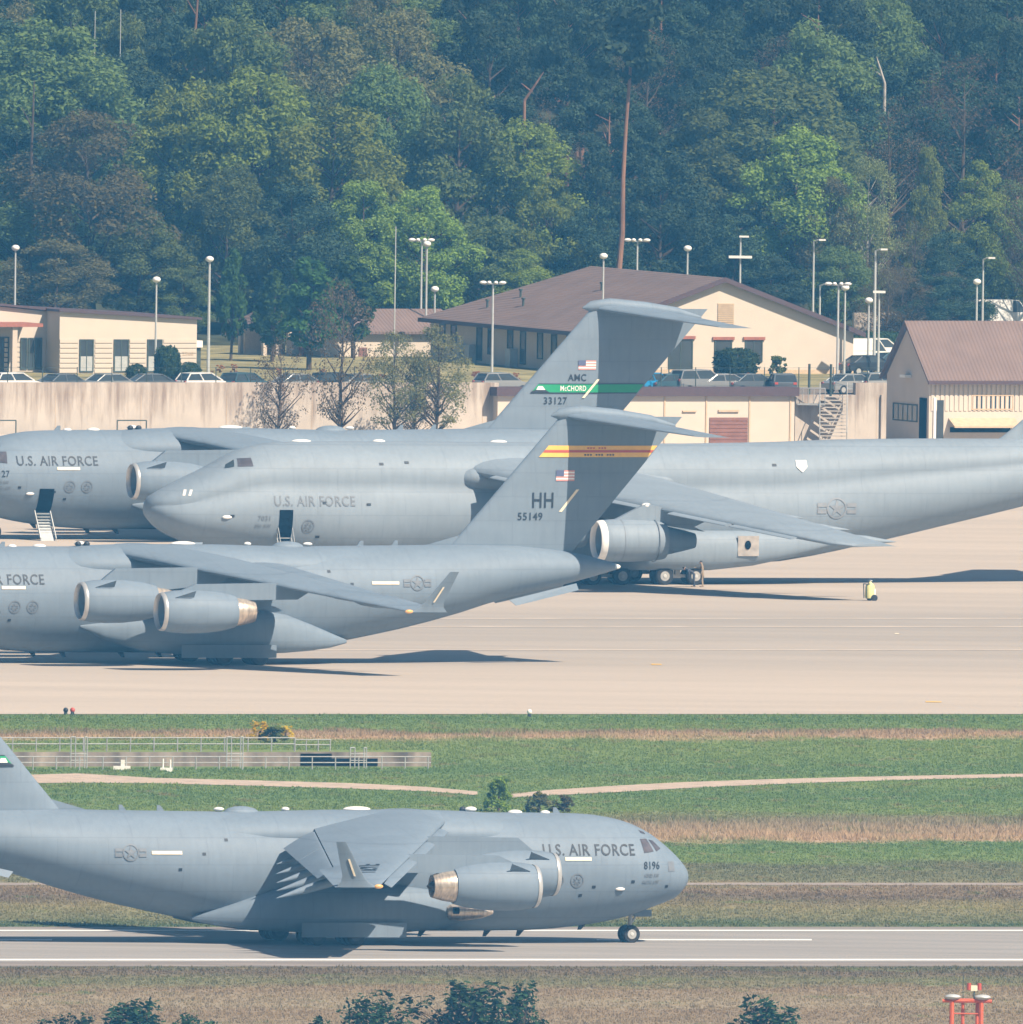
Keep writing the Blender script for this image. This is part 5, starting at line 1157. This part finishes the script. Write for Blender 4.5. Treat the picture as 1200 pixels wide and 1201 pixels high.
lamp(138, 10, 0, 'mast', 'thin pale mast high in the wood at top left', zb=terrain(0, 3420 * DS), d=3420, r=.04); lamp(108, 12, 0, 'mast', 'left one of two thin pale masts at top left', zb=terrain(0, 3420 * DS), d=3420, r=.04)

# ------------------------------------------------------------------ cars
CARP = {}
def car_paint(name, c, metal=.2):
    if name not in CARP: CARP[name] = mat('car_' + name, c, .25, metal, var=.03, spec=.6)
    return CARP[name]
CARM = {}
def car_meshes(kind):
    if kind in CARM: return CARM[kind]
    P = {'saloon': ([(-2.2, .35), (-2.2, .8), (-1.9, .95), (1.0, .98), (1.9, .85), (2.2, .65), (2.2, .35)], [(-1.75, .94), (-1.05, 1.42), (.25, 1.45), (1.1, .95)]),
         'hatch': ([(-1.9, .35), (-1.95, .9), (-1.8, 1.0), (1.0, 1.0), (1.75, .85), (1.95, .6), (1.95, .35)], [(-1.85, .98), (-1.5, 1.5), (.2, 1.54), (1.1, .98)]),
         'suv': ([(-2.25, .45), (-2.3, 1.05), (-2.2, 1.12), (1.1, 1.12), (2.05, 1.0), (2.3, .75), (2.3, .45)], [(-2.2, 1.1), (-1.95, 1.72), (.3, 1.76), (1.15, 1.1)]),
         'van': ([(-2.6, .4), (-2.65, 1.2), (-2.6, 1.25), (1.6, 1.2), (2.35, 1.0), (2.6, .8), (2.6, .4)], [(-2.6, 1.22), (-2.5, 2.1), (1.0, 2.1), (1.75, 1.18)])}[kind]
    body, cab = P; w = .88
    mb = MB()
    def sec(y, k): return [(x * k, y, z) for x, z in body]
    mb.rings([sec(-w, .97), sec(-w + .08, 1), sec(w - .08, 1), sec(w, .97)])
    def cabr(y, k): c = sum(x for x, _ in cab) / 4; return [(c + (x - c) * (k if z > 1.3 else 1), y * (.84 if z > 1.3 else 1), z) for x, z in cab]
    # roof shell: pillars and roof
    (x0, z0), (x1, z1), (x2, z2), (x3, z3) = cab; rw = w * .82
    rt = [(x1, -rw, z1), (x2, -rw, z2), (x2, rw, z2), (x1, rw, z1)]; rb = [(x0, -w + .05, z0), (x3, -w + .05, z3), (x3, w - .05, z3), (x0, w - .05, z0)]
    mb.prism([(a, b, c - .05) for a, b, c in rt], (0, 0, .06))
    for a, b in zip(rb, rt): mb.tube(a, (b[0], b[1], b[2] - .02), .055, .05, 5)
    for s in (-1, 1): mb.tube(((x0 + x3) / 2 - .1, s * (w - .05), z0), ((x1 + x2) / 2 - .1, s * rw, z1 - .02), .05, .05, 5)
    if kind == 'van': mb.box2((-2.52, -w + .015, 1.25), (.45, w - .015, 2.12))
    bm = mb.mesh('body', M['white'], True, 30)
    gm = MB(); ins = .012
    gm.add([(a[0], a[1] * (1 - ins), a[2]) for a in rb] + [(a[0], a[1] * (1 - ins), a[2] - .06) for a in rt], [(0, 1, 5, 4), (1, 2, 6, 5), (2, 3, 7, 6), (3, 0, 4, 7), (4, 5, 6, 7), (3, 2, 1, 0)])
    gl = gm.mesh('windows', M['glass'])
    wx = body[-1][0] * .64; wm = MB(); wm.tube((0, -.1, 0), (0, .1, 0), .33, n=16); wmm = wm.mesh('wheel', M['tyre'], True)
    rm = MB(); rm.tube((0, -.11, 0), (0, .11, 0), .2, n=12); rmm = rm.mesh('rim', M['rim'], True)
    hl = MB(); 
    for s in (-1, 1): hl.box((body[-2][0] - .08, s * .62, body[-2][1] + .06), (.14, .3, .12))
    hm = hl.mesh('headlights', M['lampw'])
    tl = MB()
    for s in (-1, 1): tl.box((body[1][0] + .03, s * .68, body[1][1] - .02), (.1, .24, .16))
    tm = tl.mesh('tail_lights', M['red'])
    CARM[kind] = (bm, gl, wmm, rmm, hm, tm, wx); return CARM[kind]
def car(x, yb, kind, paint, label, rz=0.0, zb=TZ, d=None):
    bm, gl, wmm, rmm, hm, tm, wx = car_meshes(kind); p0 = G(x, yb, zb) if d is None else Vector((XW(x, d * DS), d * DS, terrain(XW(x, d * DS), d * DS)))
    t = thing('parked_car', label, 'car', p0, rz, 'cars parked above the wall')
    b = bm.copy(); b.materials[0] = paint; link('body', b, t); link('windows', gl, t); link('headlights', hm, t); link('tail_lights', tm, t)
    for sx in (-1, 1):
        for sy in (-1, 1):
            w = link('wheel', wmm, t); w.location = (sx * wx, sy * .78, .33); link('rim', rmm, w)
WH, DK, SV, BL, GR, TL, RD = car_paint('white', (.80, .80, .78), 0), car_paint('dark', (.03, .035, .045)), car_paint('silver', (.42, .44, .45), .5), car_paint('blue', (.03, .30, .62)), car_paint('grey', (.14, .16, .18)), car_paint('teal', (.06, .12, .15)), car_paint('maroon', (.16, .05, .05))
car(18, 462, 'hatch', WH, 'white hatchback at the left end of the parked row', .1); car(76, 462, 'saloon', GR, 'grey saloon right of the white hatchback', .25); car(131, 462, 'saloon', SV, 'pale saloon below the second tall window', .15); car(182, 462, 'saloon', GR, 'grey car parked below the clipped bushes', -.1); car(239, 462, 'hatch', WH, 'white hatchback at the right end of the flat building', .1)
car(287, 462, 'hatch', TL, 'dark teal hatchback behind the low round lamp', .4); car(352, 462, 'saloon', SV, 'pale saloon left of the tall bare tree', .1); car(425, 462, 'saloon', SV, 'silver saloon right of the tall bare tree', .2); car(395, 462, 'hatch', DK, 'dark hatchback beside the tall bare tree', .1); car(588, 462, 'hatch', SV, 'silver hatchback behind the tall double-headed lamp', .1)
car(763, 462, 'hatch', BL, 'bright blue hatchback behind the green fin band', .5); car(788, 462, 'saloon', TL, 'low dark saloon before the bright blue car', .3); car(822, 462, 'suv', SV, 'silver estate left of the tub-shaped bush', .15); car(852, 462, 'saloon', SV, 'silver saloon right of the silver estate', .0); car(883, 462, 'saloon', GR, 'dark grey saloon below the tub-shaped bush', .15)
car(917, 463, 'hatch', GR, 'grey hatchback parked end-on left of the stairs', 1.3); car(1000, 462, 'saloon', SV, 'silver saloon above the stairs', .2); car(1033, 462, 'hatch', SV, 'pale hatchback above the short wall', .25)
car(1030, 425, 'suv', WH, 'white off-roader behind the right corner of the gable', .2); car(1010, 431, 'van', WH, 'white van half hidden by the gable corner', .3); car(1048, 437, 'saloon', TL, 'teal saloon in front of the white off-roader', .2); car(1175, 0, 'van', WH, 'white box van beyond the right shed', .1, None, 3392); car(1020, 440, 'saloon', DK, 'dark saloon below the two white vehicles', .1)

# ------------------------------------------------------------------ meadow furniture
# concrete basin with railings
db = yd(899); t = thing('concrete_basin', 'weathered low concrete basin wall under the long railing', 'basin', (XW(250, db), db, 0)); U = lambda x: XW(x, db) - XW(250, db)
MB().box2((U(-260), 0, 0), (U(505), .4, .88)).obj('wall', mat('basin_concrete', (.22, .18, .155), .9, var=.6, vscale=.9, stretch=(1, 1, .3)), t)
q = MB(); q.box2((U(352), -.06, .08), (U(388), 0, .8)); q.box2((U(388), -.06, .05), (U(442), 0, .5)); q.obj('dark_patch', M['dark'], t)
def railing(x0, x1, yb_, h, z0, label, step, lean=0):
    d = yd(yb_); t = thing('railing', label, 'railing', (XW((x0 + x1) / 2, d), d, z0)); c = (x0 + x1) / 2; s = FPX / d; x = x0; r = MB(); W = (x1 - x0) / 2 / s
    while x <= x1 + .5:
        MB().tube(((x - c) / s, 0, 0), ((x - c) / s, 0, h), .04, n=6).obj('post', M['rail'], t); x += step
    for z in (h, h * .55): r.tube((-W, 0, z), (W, 0, z), .035, n=6)
    r.obj('rail', M['rail'], t)
railing(-40, 345, 898, .85, .88, 'long two-bar railing along the top of the basin wall', 27.5); railing(12, 505, 903, .82, 0, 'lower railing in front of the basin wall', 27.2); railing(345, 388, 897, .7, .86, 'short stepped railing at the right of the basin', 14)
for x, lab in ((92, 'hooped ladder rails at the left of the basin'), (275, 'hooped ladder rails in the middle of the basin'), (420, 'hooped ladder rails at the right of the basin')):
    d = yd(901); g = MB()
    for dx in (-.5, -.22, .35, .5): g.tube((dx, 0, 0), (dx, 0, 1.95 if x < 400 else 1.3), .04, n=6); 
    for z in (.5, .9): g.tube((-.5, 0, z), (.5, 0, z), .03, n=6)
    g.tube((-.5, 0, 1.94 if x < 400 else 1.28), (-.22, 0, 1.94 if x < 400 else 1.28), .04, n=6); g.tube((.35, 0, 1.94 if x < 400 else 1.28), (.5, 0, 1.94 if x < 400 else 1.28), .04, n=6)
    o = g.obj('ladder_rail', M['rail']); o.location = (XW(x, d), d - .4, 0); tag(o, lab, 'ladder', 'ladder rails at the basin')
for x, y, lab, w in ((143, 903, 'small white box lying below the basin wall', .7), (195, 905, 'two short white pipes below the basin wall', .5)):
    q = MB(); q.box((0, 0, .12), (w * 1.5, .4, .24)); q.box((.05, 0, .42), (w * .35, .3, .4)) if x < 150 else (q.tube((-.2, 0, 0), (-.2, 0, .8), .05), q.tube((.25, 0, 0), (.25, 0, .75), .05)); o = q.obj('white_fitting', M['lampw']); o.location = G(x, y); tag(o, lab, 'fitting')
# red and white marker lights at the apron edge
for x, y, c, lab in ((85, 839, 'red', 'red marker light on the left apron edge'), (77, 839, 'mark', 'dark marker stub beside the red marker'), (621, 841, 'lampw', 'small pale marker light at the middle of the apron edge')):
    t = thing('edge_marker', lab, 'marker light', G(x, y)); q = MB(); q.tube((0, 0, 0), (0, 0, .25), .14, .1); q.obj('base', M['mark'], t); MB().ball((0, 0, .33), (.16, .16, .17)).obj('lens', M[c], t, True)
# scattered yellow ground markings on the apron
for x, y, w in ((770, 780, 12), (1095, 824, 18), (1052, 744, 5)):
    a = G(x, y); o = struct(MB().box2((-w / 36, -.8, 0), (w / 36, .8, .004)).obj('apron_marking', M['yellow' if w > 6 else 'cream'])); o.location = (a.x, a.y, .05)

# orange approach structure at the bottom right
d = 2545. * DS; p0 = Vector((XW(1134, d), d, 0)); t = thing('orange_light_mast', 'orange red steel frame carrying grey dishes and obstruction lamps', 'light mast', p0); s = FPX / (d + 7); yb = 600.5 - FPX * math.tan(math.atan2(-CAM_H, d) + PITCH)
ORG = mat('orange_paint', (.62, .12, .055), .55, var=.12); zt = (yb - 1174) / s
fr = MB(); fr.tube((-29 / s, 0, zt), (29 / s, 0, zt), .10); fr.tube((-8 / s, .02, zt + .05), (12 / s, -.02, zt + .05), .09)
for z in (zt - .7, zt - 1.6): fr.tube((-18 / s, 0, z), (17 / s, 0, z), .04)
fr.obj('crossbeam', ORG, t, True)
for x in (-18, -5, 12, 16.5): MB().tube((x / s, .0 if abs(x) > 13 else .5, 0), (x / s, 0 if abs(x) > 13 else .5, zt), .13 if abs(x) > 13 else .1).obj('leg', ORG, t, True)
for x in (-17, 18):
    dm = MB(); dm.ball((x / s, 0, zt + .22), (.46, .3, .16)); dm.tube((x / s, 0, zt), (x / s, 0, zt + .2), .05); dm.obj('grey_dish', M['pole'], t, True)
MB().tube((-5 / s, 0, zt), (-5 / s, 0, zt + 1.45), .022, n=5).obj('whip_antenna', M['dpost'], t)
MB().box((8 / s, 0, zt + .72), (.36, .2, .3)).obj('junction_box', M['cream'], t); MB().tube((8 / s, 0, zt), (8 / s, 0, zt + .6), .04).obj('stem', M['dpost'], t)
for x in (2, 14): q = MB(); q.tube((x / s, 0, zt + .62), (x / s, 0, zt + 1.0), .13, .11, 10); q.obj('obstruction_lamp', M['red'], t, True)

# wheeled fire extinguisher on the apron
p0 = G(1021, 705); t = thing('fire_extinguisher_cart', 'pale yellow wheeled fire extinguisher standing alone on the apron', 'fire extinguisher', p0, R(25))
b = MB(); n = 18; b.rings([[(r * math.cos(2 * math.pi * k / n) - .1 + z * .06, r * math.sin(2 * math.pi * k / n), z) for k in range(n)] for r, z in ((.1, .16), (.28, .2), (.31, .32), (.31, .95), (.26, 1.1), (.12, 1.2), (.07, 1.3))]); b.obj('bottle', mat('extinguisher_yellow', (.72, .70, .32), .4, var=.08), t, True)
v = MB(); v.tube((-.03, 0, 1.28), (-.03, 0, 1.42), .06); v.tube((-.2, 0, 1.36), (.12, 0, 1.36), .03); v.obj('valve', M['stairm'], t)
h = MB(); h.tube((-.38, -.22, .2), (-.42, -.22, 1.15), .03); h.tube((-.38, .22, .2), (-.42, .22, 1.15), .03); h.tube((-.42, -.22, 1.15), (-.42, .22, 1.15), .03); h.obj('handle', M['dpost'], t)
for y in (-.36, .36):
    w = MB(); w.tube((.12, y - .05, .22), (.12, y + .05, .22), .22, n=16); wo = w.obj('wheel', M['tyre'], t, True)
MB().tube((.12, -.4, .22), (.12, .4, .22), .03).obj('axle', M['dpost'], t)
hs = MB(); hs.box((.26, 0, .62), (.1, .3, .4)); hs.obj('hose_box', M['lampw'], t)

# ------------------------------------------------------------------ people at the big plane's wheels
SKIN = mat('skin', (.48, .30, .21), .6, var=.06); UNI = mat('tan_uniform', (.30, .23, .155), .85, var=.2, vscale=9); HAIR = mat('dark_hair', (.03, .022, .016), .7, var=.2); BOOT = mat('tan_boot', (.20, .14, .09), .8, var=.1); NAVY = mat('navy_cloth', (.06, .07, .10), .85, var=.2)
def skin_chain(name, verts, edges, mat_, parent):
    me = bpy.data.meshes.new(name); me.from_pydata([v[:3] for v in verts], edges, []); o = bpy.data.objects.new(name, me); col.objects.link(o)
    md = o.modifiers.new('s', 'SKIN'); md.use_smooth_shade = True
    for i, v in enumerate(verts):
        r = v[3]; me.skin_vertices[0].data[i].radius = (r, r) if not hasattr(r, '__len__') else r
    me.skin_vertices[0].data[0].use_root = True
    sb = o.modifiers.new('b', 'SUBSURF'); sb.levels = 1; sb.render_levels = 1
    dg = bpy.context.evaluated_depsgraph_get(); m2 = bpy.data.meshes.new_from_object(o.evaluated_get(dg)); bpy.data.objects.remove(o)
    m2.materials.clear(); m2.materials.append(mat_); m2.shade_smooth(); return link(name, m2, parent)
def person(loc, rz, label, bend=0.0, arms=((.1, .35), (.05, -.1)), uni=UNI):
    """bend leans the trunk forward (local +x); arms: forward and up swing of right and left arm"""
    t = thing('person', label, 'person', loc, rz); cb, sb = math.cos(bend), math.sin(bend)
    def T(x, y, z): return (x * cb + (z - .95) * sb, y, .95 + (z - .95) * cb - x * sb)
    V, E = [], []
    def ad(p, r, to=None):
        V.append((*p, r)); i = len(V) - 1
        if to is not None: E.append((to, i))
        return i
    pel = ad((0, 0, .95), (.15, .11)); wa = ad(T(0, 0, 1.12), (.145, .10), pel); ch = ad(T(0, 0, 1.34), (.17, .115), wa); nk = ad(T(0, 0, 1.50), .062, ch); hd0 = ad(T(.02, 0, 1.60), .088, nk); hd1 = ad(T(.03, 0, 1.72), .085, hd0)
    for s, (fw, up) in ((-1, arms[0]), (1, arms[1])):
        sh = ad(T(0, s * .19, 1.43), .062, ch); el = ad(T(fw * .9, s * .24, 1.16 + up * .3), .046, sh); wr = ad(T(fw * 2.0 + .05, s * .22, .95 + up), .034, el)
        w = Vector(V[wr][:3]); e_ = Vector(V[el][:3]); dr = (w - e_).normalized(); pm = ad(tuple(w + dr * .07), .034, wr)
        for k in range(4):
            q = ad(tuple(w + dr * .10 + Vector((0, (k - 1.5) * .022, 0))), .011, pm); q2 = ad(tuple(w + dr * (.135 + .012 * (k in (1, 2))) + Vector((.006, (k - 1.5) * .024, -.012))), .009, q); ad(tuple(w + dr * (.165 + .015 * (k in (1, 2))) + Vector((.014, (k - 1.5) * .024, -.022))), .008, q2)
        th = ad(tuple(w + dr * .05 + Vector((.03, -s * .03, 0))), .011, pm); ad(tuple(w + dr * .09 + Vector((.045, -s * .045, 0))), .009, th)
        hp = ad((0, s * .1, .88), .092, pel); kn = ad((.03 + .02 * s, s * .11, .50), .064, hp); an = ad((-.02 + .03 * s, s * .12, .10), .045, kn); ad((.12 + .03 * s, s * .13, .045), .043, an)
    body = skin_chain('body', V, E, uni, t)
    hx = T(.045, 0, 1.68); hm = MB(); hm.ball(hx, (.095, .078, .118), 16, 10); nx = T(.145, 0, 1.67); hm.ball(nx, (.022, .016, .026), 8, 6)
    for s in (-1, 1): hm.ball(T(.04, s * .08, 1.68), (.02, .012, .032), 8, 6)
    face = hm.obj('head', SKIN, body, True, 60)
    ey = MB(); [ey.ball(T(.128, s * .032, 1.69), (.012, .013, .009), 8, 6) for s in (-1, 1)]; ey.box(T(.135, 0, 1.625), (.012, .045, .01)); ey.obj('eyes_and_mouth', HAIR, face, True)
    MB().ball(T(.02, 0, 1.73), (.1, .085, .085), 14, 8).obj('hair', HAIR, face, True)
    bt = MB()
    for s in (-1, 1): bt.ball((.06 + .03 * s, s * .125, .055), (.14, .055, .06), 12, 6)
    bt.obj('boots', BOOT, body, True)
    return t
person(G(824, 689), R(185), 'standing person in tan uniform at the rear wheels of the large plane', 0.12, ((.16, .4), (.05, -.05)))
person(G(814, 689), R(178), 'person bending over the rear wheels of the large plane', 1.05, ((.22, .1), (.2, .15)), NAVY)

# ------------------------------------------------------------------ lay the plan out aslant
ALONG = ('retaining_wall', 'garage_building', 'flat_cream_building', 'wire_fence', 'concrete_basin', 'railing', 'guard_rail', 'ladder_rail', 'boundary_wall', 'hedge')
for o in list(col.objects):
    if o.parent or o.type not in ('MESH', 'EMPTY') or o.name.startswith('ground'): continue
    nm = o.name.split('.')[0]
    if o.type == 'MESH' and o.location.length < .001:
        me = o.data; n = len(me.vertices); co = np.empty(n * 3, np.float32); me.vertices.foreach_get('co', co); co = co.reshape(-1, 3).astype(float)
        c, s = math.cos(PITCH), math.sin(PITCH); cr, sr = math.cos(ROLL), math.sin(ROLL)
        zz = co[:, 2] if nm != 'meadow_grass' else np.zeros(n)
        dep = co[:, 1] * c - (zz - CAM_H) * s; up = co[:, 1] * s + (zz - CAM_H) * c; u, v = FPX * co[:, 0] / dep, -FPX * up / dep
        u2, v2 = (u * cr + v * sr) / FPX, -(-u * sr + v * cr) / FPX; dz = -s + v2 * c; t = (zz - CAM_H) / dz
        co[:, 0] = u2 * t; co[:, 1] = (c + v2 * s) * t
        me.vertices.foreach_set('co', co.astype(np.float32).ravel()); me.update()
    else:
        p = o.location.copy(); a = slant(p.x, p.y, p.z)
        o.location = turned(p.x, p.y, p.z)
        if nm in ALONG: o.rotation_euler.z += a; o.scale.x /= math.cos(a)
        if nm in ('parked_car', 'garden_pavilion', 'edge_marker'): o.rotation_euler.z += a

# ------------------------------------------------------------------ the air itself
mb = MB().box2((-1020, -380, -1.0), (1020, 5930, 158))
hz = mb.obj('haze', None); hz['kind'] = 'stuff'
m = bpy.data.materials.new('haze_air'); m.use_nodes = True; n = m.node_tree.nodes; n.remove(n['Principled BSDF'])
pv = n.new('ShaderNodeVolumePrincipled'); pv.inputs['Color'].default_value = HAZE_COLOR; pv.inputs['Absorption Color'].default_value = (1, 1, 1, 1); pv.inputs['Density'].default_value = HAZE_DENSITY; pv.inputs['Anisotropy'].default_value = 0.0
m.node_tree.links.new(pv.outputs[0], n['Material Output'].inputs['Volume']); hz.data.materials.clear(); hz.data.materials.append(m); m.cycles.homogeneous_volume = True if hasattr(m, 'cycles') else None
hz.data['label'] = 'haze'; hz['label'] = 'pale blue summer haze filling the air over the airfield'; hz['category'] = 'haze'
